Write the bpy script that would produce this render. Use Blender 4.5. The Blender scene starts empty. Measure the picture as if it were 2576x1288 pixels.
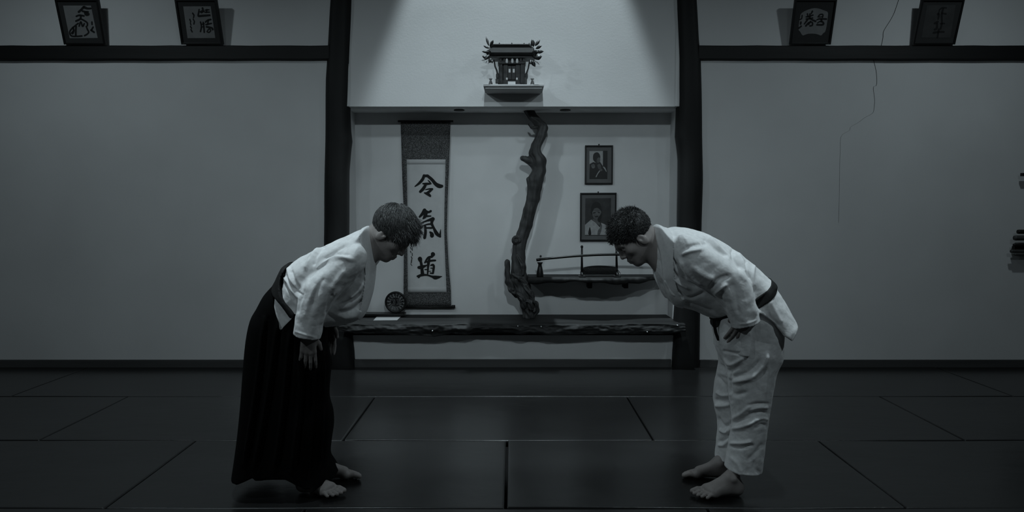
import bpy, math, random
import numpy as np
from mathutils import Vector

# ------------------------------------------------------------------ camera / world / lights / exposure
F = 1850.0                      # focal length in pixels of the 2576 px wide picture
CX, CY = 1288.0, 644.0
CAM_H = 1.35
PITCH = math.atan(122.0 / F)
SC = bpy.context.scene
COL = SC.collection
cam_d = bpy.data.cameras.new('camera')
cam_d.sensor_width = 36.0
cam_d.lens = 36.0 * F / 2576.0
cam = bpy.data.objects.new('camera', cam_d)
COL.objects.link(cam)
cam.location = (0, 0, CAM_H)
cam.rotation_euler = (math.pi / 2 - PITCH, 0, 0)
SC.camera = cam
SC.view_settings.view_transform = 'Standard'
SC.view_settings.look = 'None'
SC.view_settings.exposure = 0.0
SC.view_settings.gamma = 1.0
SC.view_settings.use_curve_mapping = False
TINT = (0.78, 0.935, 1.0)
w = bpy.data.worlds.new('world')
SC.world = w
w.use_nodes = True
bg = w.node_tree.nodes['Background']
bg.inputs[0].default_value = (0.78, 0.935, 1.0, 1)
bg.inputs[1].default_value = 0.006


def area_light(name, loc, power, size, target=None, spread=math.pi):
    d = bpy.data.lights.new(name, 'AREA')
    d.shape = 'DISK'
    d.size = size
    d.energy = power
    d.color = TINT
    d.spread = spread
    o = bpy.data.objects.new(name, d)
    COL.objects.link(o)
    o.location = loc
    t = Vector(target) - Vector(loc) if target else Vector((0, 0, -1))
    o.rotation_euler = t.to_track_quat('-Z', 'Y').to_euler()
    return o


def spot_light(name, loc, target, power, angle, blend, radius):
    d = bpy.data.lights.new(name, 'SPOT')
    d.energy = power
    d.color = TINT
    d.spot_size = angle
    d.spot_blend = blend
    d.shadow_soft_size = radius
    o = bpy.data.objects.new(name, d)
    COL.objects.link(o)
    o.location = loc
    o.rotation_euler = (Vector(target) - Vector(loc)).to_track_quat('-Z', 'Y').to_euler()
    return o


# ceiling lamps of the hall: one row above the people, one row nearer the camera
for lx, ly, lz, lp in ((-1.4, 4.35, 3.15, 3), (1.4, 4.35, 3.15, 2.5), (-3.4, 4.6, 3.6, 12), (3.4, 4.6, 3.6, 12.5)):
    area_light('ceiling_lamp', (lx, ly, lz), lp, 0.14)
# narrow downlights above the two people
for lx, lp in ((-1.35, 7.0), (1.4, 5.8)):
    area_light('down_lamp', (lx, 3.2, 3.7), lp, 0.14, (lx * 0.86, 3.42, 0.0), math.radians(75))
# two far ceiling lamps give the soft cross light; one lamp is aimed at the alcove
area_light('ceiling_lamp', (-2.7, 1.2, 3.4), 24, 0.14)
area_light('ceiling_lamp', (2.7, 1.2, 3.4), 17, 0.14)
area_light('alcove_lamp', (0.15, 1.3, 3.4), 5.2, 0.12, (0.0, 6.5, 1.15), math.radians(70))
area_light('alcove_lamp', (-1.25, 4.35, 3.1), 1.3, 0.08, (0.2, 6.6, 1.15), math.radians(70))
area_light('alcove_lamp', (1.25, 4.35, 3.1), 0.7, 0.08, (-0.2, 6.6, 1.15), math.radians(70))
# lamp high in front of the alcove washing the wall around the household shrine
spot_light('alcove_spot', (0.03, 5.72, 6.0), (0.03, 5.76, 0.0), 1060, math.radians(41), 0.26, 0.04)

# ------------------------------------------------------------------ helpers
rng = random.Random(7)
SP, CP = math.sin(PITCH), math.cos(PITCH)


def ray(px, py):
    a, b = (px - CX) / F, (CY - py) / F
    return np.array([a, CP + b * SP, -SP + b * CP])


def P(px, py, Y):
    d = ray(px, py)
    return np.array([0, 0, CAM_H]) + d * (Y / d[1])


def on_plane(px, py, q, n):
    d = ray(px, py)
    o = np.array([0, 0, CAM_H])
    q, n = np.asarray(q, float), np.asarray(n, float)
    return o + d * (np.dot(q - o, n) / np.dot(d, n))


def project(v):
    v = np.asarray(v, float)
    x, y, z = v[..., 0], v[..., 1], v[..., 2] - CAM_H
    zc = y * CP - z * SP
    up = y * SP + z * CP
    return CX + F * x / zc, CY - F * up / zc


def crop(ox, oy, s):
    return lambda x, y: (ox + x / s, oy + y / s)


def tag(o, label=None, cat=None, group=None, kind=None):
    if label: o['label'] = label
    if cat: o['category'] = cat
    if group: o['group'] = group
    if kind: o['kind'] = kind
    return o


def empty(name, loc, label, cat, group=None):
    o = bpy.data.objects.new(name, None)
    COL.objects.link(o)
    o.location = tuple(float(c) for c in loc)
    o.empty_display_size = 0.05
    return tag(o, label, cat, group)


def set_parent(o, parent):
    """parent o while its mesh stays in world coordinates (parents are only translated)"""
    o.parent = parent
    off = Vector((0, 0, 0))
    p = parent
    while p is not None:
        off += p.location
        p = p.parent
    o.location = -off


def mesh_obj(name, v, f, mats, parent=None, smooth=True, mi=None, bevel=0.0):
    me = bpy.data.meshes.new(name)
    me.from_pydata([tuple(float(c) for c in p) for p in v], [], [tuple(int(i) for i in q) for q in f])
    if not isinstance(mats, (list, tuple)): mats = [mats]
    for m in mats: me.materials.append(m)
    if mi is not None: me.polygons.foreach_set('material_index', mi)
    me.polygons.foreach_set('use_smooth', [bool(smooth)] * len(me.polygons))
    me.update()
    o = bpy.data.objects.new(name, me)
    COL.objects.link(o)
    if parent is not None: set_parent(o, parent)
    if bevel > 0:
        b = o.modifiers.new('bevel', 'BEVEL')
        b.width = bevel
        b.segments = 2
        b.limit_method = 'ANGLE'
    return o


class MB:
    """collects pieces of ONE part"""
    def __init__(s): s.v, s.f, s.mi, s.m = [], [], [], 0

    def add(s, v, f):
        n = len(s.v)
        s.v += [tuple(p) for p in v]
        s.f += [tuple(i + n for i in q) for q in f]
        s.mi += [s.m] * len(f)
        return s

    def box(s, lo, hi):
        (a, b, c), (d, e, g) = lo, hi
        v = [(a, b, c), (d, b, c), (d, e, c), (a, e, c), (a, b, g), (d, b, g), (d, e, g), (a, e, g)]
        return s.add(v, [(0, 3, 2, 1), (4, 5, 6, 7), (0, 1, 5, 4), (1, 2, 6, 5), (2, 3, 7, 6), (3, 0, 4, 7)])

    def slab(s, quad, off):
        """closed block from a polygon and an offset vector"""
        n = len(quad)
        q = [np.asarray(p, float) for p in quad]
        v = q + [p + np.asarray(off, float) for p in q]
        f = [tuple(range(n)), tuple(range(2 * n - 1, n - 1, -1))]
        f += [(i, i + n, (i + 1) % n + n, (i + 1) % n) for i in range(n)]
        return s.add(v, f)

    def tube(s, path, radii, seg=8, caps=True):
        path = [np.asarray(p, float) for p in path]
        if not hasattr(radii, '__len__'): radii = [radii] * len(path)
        up = np.array([0.123, 0.321, 0.94])
        rings = []
        for i, p in enumerate(path):
            t = path[min(i + 1, len(path) - 1)] - path[max(i - 1, 0)]
            t /= np.linalg.norm(t) + 1e-9
            a = np.cross(t, up)
            if np.linalg.norm(a) < 1e-3: a = np.cross(t, (1, 0, 0))
            a /= np.linalg.norm(a)
            b = np.cross(t, a)
            up = b if i == 0 else up
            up = np.cross(a, t)
            rings.append([p + radii[i] * (math.cos(k * 2 * math.pi / seg) * a + math.sin(k * 2 * math.pi / seg) * b) for k in range(seg)])
        v = [q for r in rings for q in r]
        f = []
        for i in range(len(path) - 1):
            for k in range(seg):
                k2 = (k + 1) % seg
                f.append((i * seg + k, i * seg + k2, (i + 1) * seg + k2, (i + 1) * seg + k))
        if caps:
            f.append(tuple(range(seg - 1, -1, -1)))
            f.append(tuple((len(path) - 1) * seg + k for k in range(seg)))
        return s.add(v, f)

    def lathe(s, c, prof, seg=20, axis=2):
        v, f = [], []
        for r, h in prof:
            for k in range(seg):
                a = 2 * math.pi * k / seg
                q = [0, 0, 0]
                q[(axis + 1) % 3], q[(axis + 2) % 3], q[axis] = r * math.cos(a), r * math.sin(a), h
                v.append((c[0] + q[0], c[1] + q[1], c[2] + q[2]))
        for i in range(len(prof) - 1):
            for k in range(seg):
                k2 = (k + 1) % seg
                f.append((i * seg + k, i * seg + k2, (i + 1) * seg + k2, (i + 1) * seg + k))
        f.append(tuple(range(seg - 1, -1, -1)))
        f.append(tuple((len(prof) - 1) * seg + k for k in range(seg)))
        return s.add(v, f)

    def build(s, name, mats, parent=None, smooth=False, bevel=0.0):
        return mesh_obj(name, s.v, s.f, mats, parent, smooth, s.mi if isinstance(mats, (list, tuple)) else None, bevel)


def material(name, col, rough=0.7, spec=0.4, var=0.0, scale=8.0, bump=0.0, bscale=40.0, stretch=(1, 1, 1), coat=0.0, sheen=0.0, bdist=0.01, wrinkle=0.0):
    m = bpy.data.materials.new(name)
    m.use_nodes = True
    nt = m.node_tree
    b = nt.nodes['Principled BSDF']
    col = (col, col, col) if not hasattr(col, '__len__') else col
    b.inputs['Base Color'].default_value = (*col, 1)
    b.inputs['Roughness'].default_value = rough
    b.inputs['Specular IOR Level'].default_value = spec
    if coat: b.inputs['Coat Weight'].default_value = coat; b.inputs['Coat Roughness'].default_value = 0.08
    if sheen: b.inputs['Sheen Weight'].default_value = sheen
    tc = nt.nodes.new('ShaderNodeTexCoord')
    mp = nt.nodes.new('ShaderNodeMapping')
    mp.inputs['Scale'].default_value = stretch
    nt.links.new(tc.outputs['Object'], mp.inputs['Vector'])
    if var:
        n = nt.nodes.new('ShaderNodeTexNoise')
        n.inputs['Scale'].default_value = scale
        n.inputs['Detail'].default_value = 5
        nt.links.new(mp.outputs[0], n.inputs['Vector'])
        r = nt.nodes.new('ShaderNodeMapRange')
        r.inputs[1].default_value, r.inputs[2].default_value = 0.3, 0.7
        r.inputs[3].default_value, r.inputs[4].default_value = 1 - var, 1 + var
        nt.links.new(n.outputs['Fac'], r.inputs[0])
        mx = nt.nodes.new('ShaderNodeVectorMath')
        mx.operation = 'SCALE'
        mx.inputs[0].default_value = col
        nt.links.new(r.outputs[0], mx.inputs['Scale'])
        nt.links.new(mx.outputs[0], b.inputs['Base Color'])
    if bump:
        n2 = nt.nodes.new('ShaderNodeTexNoise')
        n2.inputs['Scale'].default_value = bscale
        n2.inputs['Detail'].default_value = 4
        nt.links.new(mp.outputs[0], n2.inputs['Vector'])
        bp = nt.nodes.new('ShaderNodeBump')
        bp.inputs['Strength'].default_value = bump
        bp.inputs['Distance'].default_value = bdist
        nt.links.new(n2.outputs['Fac'], bp.inputs['Height'])
        nt.links.new(bp.outputs[0], b.inputs['Normal'])
        if wrinkle:
            n3 = nt.nodes.new('ShaderNodeTexNoise')
            n3.inputs['Scale'].default_value = 21
            n3.inputs['Detail'].default_value = 2
            n3.inputs['Distortion'].default_value = 0.25
            nt.links.new(mp.outputs[0], n3.inputs['Vector'])
            b3 = nt.nodes.new('ShaderNodeBump')
            b3.inputs['Strength'].default_value = wrinkle
            b3.inputs['Distance'].default_value = 0.02
            nt.links.new(n3.outputs['Fac'], b3.inputs['Height'])
            nt.links.new(b3.outputs[0], bp.inputs['Normal'])
    return m


def brocade_material(name, dark, light, scale):
    m = material(name, dark, 0.7, 0.3)
    nt = m.node_tree
    b = nt.nodes['Principled BSDF']
    tc = nt.nodes['Texture Coordinate']
    v = nt.nodes.new('ShaderNodeTexVoronoi')
    v.inputs['Scale'].default_value = scale
    v.inputs['Randomness'].default_value = 0.8
    nt.links.new(tc.outputs['Object'], v.inputs['Vector'])
    r = nt.nodes.new('ShaderNodeValToRGB')
    r.color_ramp.elements[0].position = 0.25
    r.color_ramp.elements[0].color = (light, light, light, 1)
    r.color_ramp.elements[1].position = 0.5
    r.color_ramp.elements[1].color = (dark, dark, dark, 1)
    nt.links.new(v.outputs['Distance'], r.inputs[0])
    nt.links.new(r.outputs[0], b.inputs['Base Color'])
    return m


M = dict(
    plaster=material('plaster', 0.62, 0.9, 0.2, 0.05, 1.3, 0.09, 70, bdist=0.004),
    crack=material('plaster_crack', 0.05, 0.9, 0.1),
    pillar=material('dark_pillar_wood', 0.009, 0.62, 0.3, 0.3, 6, 0.3, 12, (1, 1, 0.08)),
    beam=material('dark_beam_wood', 0.009, 0.6, 0.3, 0.35, 5, 0.2, 14, (0.1, 1, 1)),
    base=material('baseboard_wood', 0.06, 0.6, 0.3, 0.2, 8, 0.15, 20, (0.1, 1, 1)),
    mat=material('dark_floor_mat', 0.009, 0.26, 0.35, 0.15, 3, 0.12, 5, (0.6, 1, 1), bdist=0.02),
    sub=material('subfloor', 0.006, 0.9, 0.1),
    plank=material('dark_plank_wood', 0.022, 0.62, 0.25, 0.4, 9, 0.35, 14, (0.25, 1, 1)),
    bark=material('dark_driftwood', 0.045, 0.6, 0.35, 0.45, 18, 0.6, 26, (1, 1, 0.2)),
    stud=material('bright_stud', 0.8, 0.25, 0.8),
    black=material('black_lacquer', 0.008, 0.35, 0.4),
    frame=material('dark_picture_frame', 0.008, 0.4, 0.35),
    mount=material('grey_mount_board', 0.03, 0.8, 0.2, 0.05, 20),
    mountlight=material('pale_mount_board', 0.13, 0.8, 0.2, 0.05, 20),
    paper=material('calligraphy_paper', 0.19, 0.85, 0.2, 0.08, 14),
    paperdark=material('dark_paper', 0.045, 0.85, 0.2, 0.15, 14),
    scrollpaper=material('scroll_paper', 0.60, 0.9, 0.15, 0.06, 10),
    note=material('note_paper', 0.27, 0.9, 0.15),
    ink=material('black_ink', 0.012, 0.7, 0.25),
    inkpale=material('pale_ink', 0.05, 0.7, 0.25),
    brocade=brocade_material('scroll_brocade', 0.05, 0.21, 140),
    gi=material('white_cotton', 0.80, 0.9, 0.15, 0.07, 60, 0.12, 700, sheen=0.1, bdist=0.001, wrinkle=0.28),
    collar=material('white_cotton_collar', 0.76, 0.9, 0.15, 0.05, 60, 0.12, 700, sheen=0.1, bdist=0.001),
    belt=material('black_belt_cloth', 0.010, 0.7, 0.25, 0, 8, 0.3, 300, bdist=0.002),
    hakama=material('black_skirt_cloth', 0.003, 0.9, 0.06, 0, 8, 0.3, 300, bdist=0.002),
    skin=material('skin', (0.27, 0.245, 0.235), 0.5, 0.35, 0.08, 30, 0.15, 180, bdist=0.002),
    hair=material('dark_hair', 0.02, 0.38, 0.5, 0.3, 60),
    hairlight=material('brown_hair', 0.075, 0.34, 0.5, 0.4, 60),
    shrine=material('shrine_wood', 0.055, 0.6, 0.3, 0.2, 30, 0.2, 60, (0.3, 1, 1)),
    roof=material('shrine_roof_bark', 0.014, 0.85, 0.15, 0.25, 30, 0.3, 60, (0.3, 1, 1)),
    shrinedark=material('shrine_dark_wood', 0.05, 0.6, 0.3, 0.2, 30),
    leaf=material('evergreen_leaf', 0.018, 0.45, 0.4, 0.2, 30),
    white=material('white_paint', 0.72, 0.6, 0.3),
    shelfwhite=material('shelf_paint', 0.5, 0.7, 0.3),
    vase=material('patterned_china', 0.12, 0.35, 0.5, 0.6, 60),
    gold=material('pale_fitting', 0.03, 0.4, 0.5),
    photodark=material('photo_dark', 0.011, 0.5, 0.4),
    photograb=material('photo_grey', 0.10, 0.5, 0.4, 0.35, 30),
    photoground=material('photo_ground', 0.032, 0.5, 0.4, 0.3, 20),
    photolight=material('photo_light', 0.34, 0.5, 0.4, 0.15, 30),
    plate=material('plate_pattern', 0.16, 0.5, 0.4, 0.3, 60),
    staff=material('staff_wood', 0.05, 0.5, 0.35, 0.2, 20),
    staffdark=material('staff_dark_wood', 0.008, 0.5, 0.3),
    niche=material('alcove_plaster', 0.74, 0.9, 0.2, 0.05, 2.2, 0.09, 70, bdist=0.004),
)
_nw = [M['white']]

# ------------------------------------------------------------------ implicit surfaces
class Field:
    def __init__(s, lo, hi, h):
        s.lo, s.h = np.asarray(lo, float), h
        n = np.ceil((np.asarray(hi, float) - s.lo) / h).astype(int) + 1
        s.n = n
        s.x = (s.lo[0] + h * np.arange(n[0])).astype(np.float32)
        s.y = (s.lo[1] + h * np.arange(n[1])).astype(np.float32)
        s.z = (s.lo[2] + h * np.arange(n[2])).astype(np.float32)
        s.D = np.full(n, 1.0, np.float32)

    def region(s, lo, hi):
        a = np.clip(np.floor((np.asarray(lo) - s.lo) / s.h).astype(int), 0, s.n)
        b = np.clip(np.ceil((np.asarray(hi) - s.lo) / s.h).astype(int) + 1, 0, s.n)
        sl = tuple(slice(i, j) for i, j in zip(a, b))
        return sl, s.x[sl[0]][:, None, None], s.y[sl[1]][None, :, None], s.z[sl[2]][None, None, :]

    def _apply(s, lo, hi, fn, k, cut):
        pad = k + 3 * s.h
        sl, X, Y, Z = s.region(np.asarray(lo) - pad, np.asarray(hi) + pad)
        a = s.D[sl]
        if a.size == 0: return
        d = fn(X, Y, Z)
        if cut: s.D[sl] = smax(a, -d, k)
        else: s.D[sl] = smin(a, d, k)

    def cone(s, p, r1, q, r2, k=0.01, cut=False):
        p, q = np.asarray(p, float), np.asarray(q, float)
        e = q - p
        L2 = float(np.dot(e, e)) + 1e-12
        R = max(r1, r2)

        def fn(X, Y, Z):
            dx, dy, dz = X - p[0], Y - p[1], Z - p[2]
            t = np.clip((dx * e[0] + dy * e[1] + dz * e[2]) / L2, 0, 1)
            return np.sqrt((dx - t * e[0]) ** 2 + (dy - t * e[1]) ** 2 + (dz - t * e[2]) ** 2) - (r1 + t * (r2 - r1))
        s._apply(np.minimum(p, q) - R, np.maximum(p, q) + R, fn, k, cut)

    def ball(s, p, r, k=0.01, cut=False): s.cone(p, r, np.asarray(p, float) + 1e-6, r, k, cut)

    def chain(s, pts, k=0.01):
        for (p, r), (q, t) in zip(pts[:-1], pts[1:]): s.cone(p, r, q, t, k)

    def ell(s, c, axes, rad, k=0.01, cut=False):
        c = np.asarray(c, float)
        A = np.asarray(axes, float)
        rad = np.asarray(rad, float)
        ext = np.sqrt(((A * rad[:, None]) ** 2).sum(0))

        def fn(X, Y, Z):
            dx, dy, dz = X - c[0], Y - c[1], Z - c[2]
            k0 = 0
            k1 = 0
            for a, r in zip(A, rad):
                u = dx * a[0] + dy * a[1] + dz * a[2]
                k0 = k0 + (u / r) ** 2
                k1 = k1 + (u / (r * r)) ** 2
            k0, k1 = np.sqrt(k0), np.sqrt(k1) + 1e-9
            return k0 * (k0 - 1) / k1
        s._apply(c - ext, c + ext, fn, k, cut)

    def mesh(s, D=None):
        D = s.D if D is None else D
        D = D.copy()
        for ax in range(3):
            ix = [slice(None)] * 3
            for e in (0, -1):
                ix[ax] = e
                D[tuple(ix)] = np.maximum(D[tuple(ix)], 1e-3)
        return surface_nets(D, s.lo, s.h)


def smin(a, b, k):
    if k <= 0: return np.minimum(a, b)
    h = np.maximum(k - np.abs(a - b), 0) / k
    return np.minimum(a, b) - h * h * k * 0.25


def smax(a, b, k): return -smin(-a, -b, k)


def surface_nets(D, lo, h):
    S = D < 0
    nx, ny, nz = D.shape
    c = np.zeros((nx - 1, ny - 1, nz - 1), np.uint8)
    for i in (0, 1):
        for j in (0, 1):
            for k in (0, 1):
                c += S[i:nx - 1 + i, j:ny - 1 + j, k:nz - 1 + k]
    act = (c > 0) & (c < 8)
    idx = np.full(act.shape, -1, np.int64)
    ijk = np.argwhere(act)
    idx[act] = np.arange(len(ijk))
    acc = np.zeros((len(ijk), 3))
    cnt = np.zeros(len(ijk))
    corners = [(i, j, k) for i in (0, 1) for j in (0, 1) for k in (0, 1)]
    vals = {q: D[ijk[:, 0] + q[0], ijk[:, 1] + q[1], ijk[:, 2] + q[2]].astype(float) for q in corners}
    for a in corners:
        for ax in range(3):
            if a[ax] == 0:
                b = list(a)
                b[ax] = 1
                va, vb = vals[a], vals[tuple(b)]
                m = (va < 0) != (vb < 0)
                t = va[m] / (va[m] - vb[m])
                p = np.tile(np.array(a, float), (m.sum(), 1))
                p[:, ax] += t
                acc[m] += p
                cnt[m] += 1
    v = lo + h * (ijk + acc / cnt[:, None])
    faces = []
    for ax in range(3):
        o1, o2 = (ax + 1) % 3, (ax + 2) % 3
        sa = [slice(None)] * 3
        sb = [slice(None)] * 3
        sa[ax], sb[ax] = slice(0, -1), slice(1, None)
        A, B = S[tuple(sa)], S[tuple(sb)]
        e = np.argwhere(A != B)
        e = e[(e[:, o1] > 0) & (e[:, o2] > 0) & (e[:, o1] < D.shape[o1] - 1) & (e[:, o2] < D.shape[o2] - 1)]
        ins = A[tuple(e.T)]
        q = []
        for d1, d2 in ((-1, -1), (0, -1), (0, 0), (-1, 0)):
            cc = e.copy()
            cc[:, o1] += d1
            cc[:, o2] += d2
            q.append(idx[tuple(cc.T)])
        q = np.stack(q, 1)
        q[~ins] = q[~ins][:, ::-1]
        faces.append(q)
    f = np.concatenate(faces)
    f = f[(f >= 0).all(1)]
    return v, f


def vnormals(v, f):
    n = np.cross(v[f[:, 2]] - v[f[:, 0]], v[f[:, 3]] - v[f[:, 1]])
    out = np.zeros_like(v)
    for k in range(4):
        for a in range(3):
            out[:, a] += np.bincount(f[:, k], n[:, a], len(v))
    return out / (np.linalg.norm(out, axis=1, keepdims=True) + 1e-12)


def relax(v, f, it=2, lam=0.5):
    e = np.concatenate([f[:, [0, 1]], f[:, [1, 2]], f[:, [2, 3]], f[:, [3, 0]]])
    deg = np.bincount(e[:, 0], minlength=len(v)) + np.bincount(e[:, 1], minlength=len(v))
    for _ in range(it):
        s = np.zeros_like(v)
        for a in range(3):
            s[:, a] = np.bincount(e[:, 0], v[e[:, 1], a], len(v)) + np.bincount(e[:, 1], v[e[:, 0], a], len(v))
        v = v + lam * (s / np.maximum(deg, 1)[:, None] - v)
    return v


def catmull(pts, n=5, closed=True):
    p = np.asarray(pts, float)
    m = len(p)
    out = []
    for i in range(m if closed else m - 1):
        if closed: a, b, c, d = p[(i - 1) % m], p[i], p[(i + 1) % m], p[(i + 2) % m]
        else: a, b, c, d = p[max(i - 1, 0)], p[i], p[i + 1], p[min(i + 2, m - 1)]
        for t in np.arange(n) / n:
            out.append(0.5 * (2 * b + (c - a) * t + (2 * a - 5 * b + 4 * c - d) * t * t + (3 * b - a - 3 * c + d) * t ** 3))
    if not closed: out.append(p[-1])
    return np.array(out)


def poly_sdf(poly, X, Z):
    """signed distance (negative inside) of 2-D points to a closed polygon"""
    d = np.full(np.broadcast(X, Z).shape, 1e9)
    ins = np.zeros(d.shape, bool)
    n = len(poly)
    for i in range(n):
        ax, az = poly[i]
        bx, bz = poly[(i + 1) % n]
        ex, ez = bx - ax, bz - az
        L = ex * ex + ez * ez
        if L < 1e-14: continue
        t = np.clip(((X - ax) * ex + (Z - az) * ez) / L, 0, 1)
        d = np.minimum(d, (X - ax - t * ex) ** 2 + (Z - az - t * ez) ** 2)
        if az != bz:
            c = ((az > Z) != (bz > Z)) & (X < ax + (Z - az) * ex / ez)
            ins ^= c
    d = np.sqrt(d)
    return np.where(ins, -d, d).astype(np.float32)


def sag(pts, Y, smooth=4):
    """outline picked on the photograph -> outline in the figure's own side plane at distance Y"""
    q = np.array([P(x, y, Y)[[0, 2]] for x, y in pts])
    return catmull(q, smooth) if smooth else q


def inflate(fld, pts, Y, W, R, smooth=4):
    """rounded solid whose side outline is pts, half width W (number or f(x,z)), rim radius R"""
    s = -poly_sdf(sag(pts, Y, smooth), fld.x[:, None], fld.z[None, :])
    a = 1 - np.minimum(s / R, 1)
    Wv = W(fld.x[:, None], fld.z[None, :]) if callable(W) else W
    a = a[:, None, :]
    Wb = Wv[:, None, :] if hasattr(Wv, 'shape') else Wv
    q = np.sqrt(a * a + ((fld.y[None, :, None] - Y) / Wb) ** 2) - 1
    return (q * np.minimum(R, np.mean(Wv))).astype(np.float32)


def prism(fld, pts, Y, smooth=0):
    return poly_sdf(sag(pts, Y, smooth), fld.x[:, None], fld.z[None, :])[:, None, :]


def half(fld, p, n):
    """half space: negative on the side the normal points away from"""
    return ((fld.x[:, None, None] - p[0]) * n[0] + (fld.y[None, :, None] - p[1]) * n[1] + (fld.z[None, None, :] - p[2]) * n[2]).astype(np.float32)


def folds(v, f, specs, side=-1, noise=0.0, lim=0.010):
    """cloth folds: ridges (+mm) and creases (-mm) along lines on the side facing -Y"""
    n = vnormals(v, f)
    px, py = project(v)
    mask = np.clip(-n[:, 1] * 2.2 + 0.25, 0, 1) if side < 0 else 1.0
    disp = np.zeros(len(v))
    for pts, amp, wd in specs:
        wd = wd * 0.78
        q = catmull(pts, 4, closed=False)
        best = np.full(len(v), 1e9)
        tt = np.zeros(len(v))
        lo, hi = q.min(0) - 3 * wd, q.max(0) + 3 * wd
        sel = np.where((px > lo[0]) & (px < hi[0]) & (py > lo[1]) & (py < hi[1]))[0]
        if len(sel) == 0: continue
        X, Yp = px[sel], py[sel]
        bd = np.full(len(sel), 1e9)
        bt = np.zeros(len(sel))
        for i in range(len(q) - 1):
            e = q[i + 1] - q[i]
            L = e @ e + 1e-9
            t = np.clip(((X - q[i, 0]) * e[0] + (Yp - q[i, 1]) * e[1]) / L, 0, 1)
            d = (X - q[i, 0] - t * e[0]) ** 2 + (Yp - q[i, 1] - t * e[1]) ** 2
            m = d < bd
            bd[m] = d[m]
            bt[m] = (i + t[m]) / (len(q) - 1)
        taper = np.clip(np.minimum(bt, 1 - bt) * 5 + 0.25, 0, 1)
        disp[sel] += 1.75 * amp * 0.001 * np.exp(-bd / (wd * wd)) * taper
    disp = np.maximum(disp, -lim) * mask
    if noise:
        disp += noise * (np.sin(v[:, 0] * 61 + np.sin(v[:, 2] * 37) * 2) * np.sin(v[:, 2] * 53 + np.sin(v[:, 1] * 41) * 2))
    return v + n * disp[:, None]


def vnoise(seed):
    t = np.random.RandomState(seed).rand(64, 64)

    def fn(x, y):
        i, j = int(math.floor(x)), int(math.floor(y))
        a, b = x - i, y - j
        a, b = a * a * (3 - 2 * a), b * b * (3 - 2 * b)
        g = lambda p, q: t[p % 64, q % 64]
        return (g(i, j) * (1 - a) + g(i + 1, j) * a) * (1 - b) + (g(i, j + 1) * (1 - a) + g(i + 1, j + 1) * a) * b - 0.5
    return fn


# ------------------------------------------------------------------ setting
WY = 6.20          # face of the hall's rear wall
NY = 6.60          # back of the alcove
NXL, NXR = -1.396, 1.408
ZTOP = 4.4
z_soffit = P(1288, 268, WY - 0.02)[2]
z_beam0, z_beam1 = P(400, 149, 6.16)[2], P(400, 114, 6.16)[2]
Z_PLANK = 0.385
z_low = 0.262      # top of the wall under the alcove

wb = MB()
wb.box((-6.5, WY, -0.04), (NXL, WY + 0.12, ZTOP))
wb.box((NXR, WY, -0.04), (6.5, WY + 0.12, ZTOP))
wb.box((NXL, WY - 0.02, z_soffit), (NXR, WY + 0.12, ZTOP))
wb.box((NXL, WY + 0.02, -0.04), (NXR, WY + 0.12, z_low))
wb.m = 1
crackpts = [[(2262, -4), (2251, 30), (2240, 50), (2224, 78), (2221, 95), (2217, 116)],
            [(2197, 148), (2201, 165), (2206, 188), (2205, 214), (2198, 220), (2201, 250), (2199, 272), (2194, 285), (2176, 296), (2160, 308), (2140, 319), (2136, 328), (2116, 343), (2114, 380), (2111, 430), (2112, 500), (2109, 560)]]
for line in crackpts:
    q = catmull([(x + rng.uniform(-1, 1), y) for x, y in line], 4, False)
    for i in range(len(q) - 1):
        wd = 0.75 if line is crackpts[0] else max(0.25, 0.7 * (1 - i / len(q)))
        a, b, c, d = [P(q[j][0] + s * wd, q[j][1], WY - 0.0008) for j, s in ((i, -1), (i, 1), (i + 1, 1), (i + 1, -1))]
        wb.add([a, b, c, d], [(0, 1, 2, 3)])
tag(wb.build('wall_back', [M['plaster'], M['crack']]), 'pale plaster rear wall with a thin jagged crack on one side', kind='structure')

nb = MB()
nb.box((NXL - 0.1, NY, 0.1), (NXR + 0.1, NY + 0.1, z_soffit + 0.1))
nb.box((NXL - 0.1, WY + 0.12, 0.1), (NXL, NY, z_soffit + 0.1))
nb.box((NXR, WY + 0.12, 0.1), (NXR + 0.1, NY, z_soffit + 0.1))
nb.box((NXL, WY + 0.12, z_soffit), (NXR, NY, z_soffit + 0.1))
tag(nb.build('wall_niche', M['niche']), 'plaster lining of the shallow alcove holding the scroll and branch', kind='structure')

# plaster fillets beside the pillars above the alcove
for k, (x0, x1) in enumerate(((NXL + 0.01, NXL + 0.045), (NXR - 0.055, NXR - 0.01))):
    m_ = MB().box((x0, WY - 0.027, z_soffit), (x1, WY - 0.015, ZTOP))
    tag(m_.build('trim_%d' % (k + 1), M['plaster'], bevel=0.004), 'narrow plaster fillet between pillar and upper alcove wall, ' + ('on the scroll side' if k == 0 else 'on the sword side'), kind='structure')

tag(MB().box((-6.5, -1.5, -0.14), (6.5, WY + 0.1, -0.042)).build('floor', M['sub']), 'dark floor under the mats, showing only in the joints', kind='structure')


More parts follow.
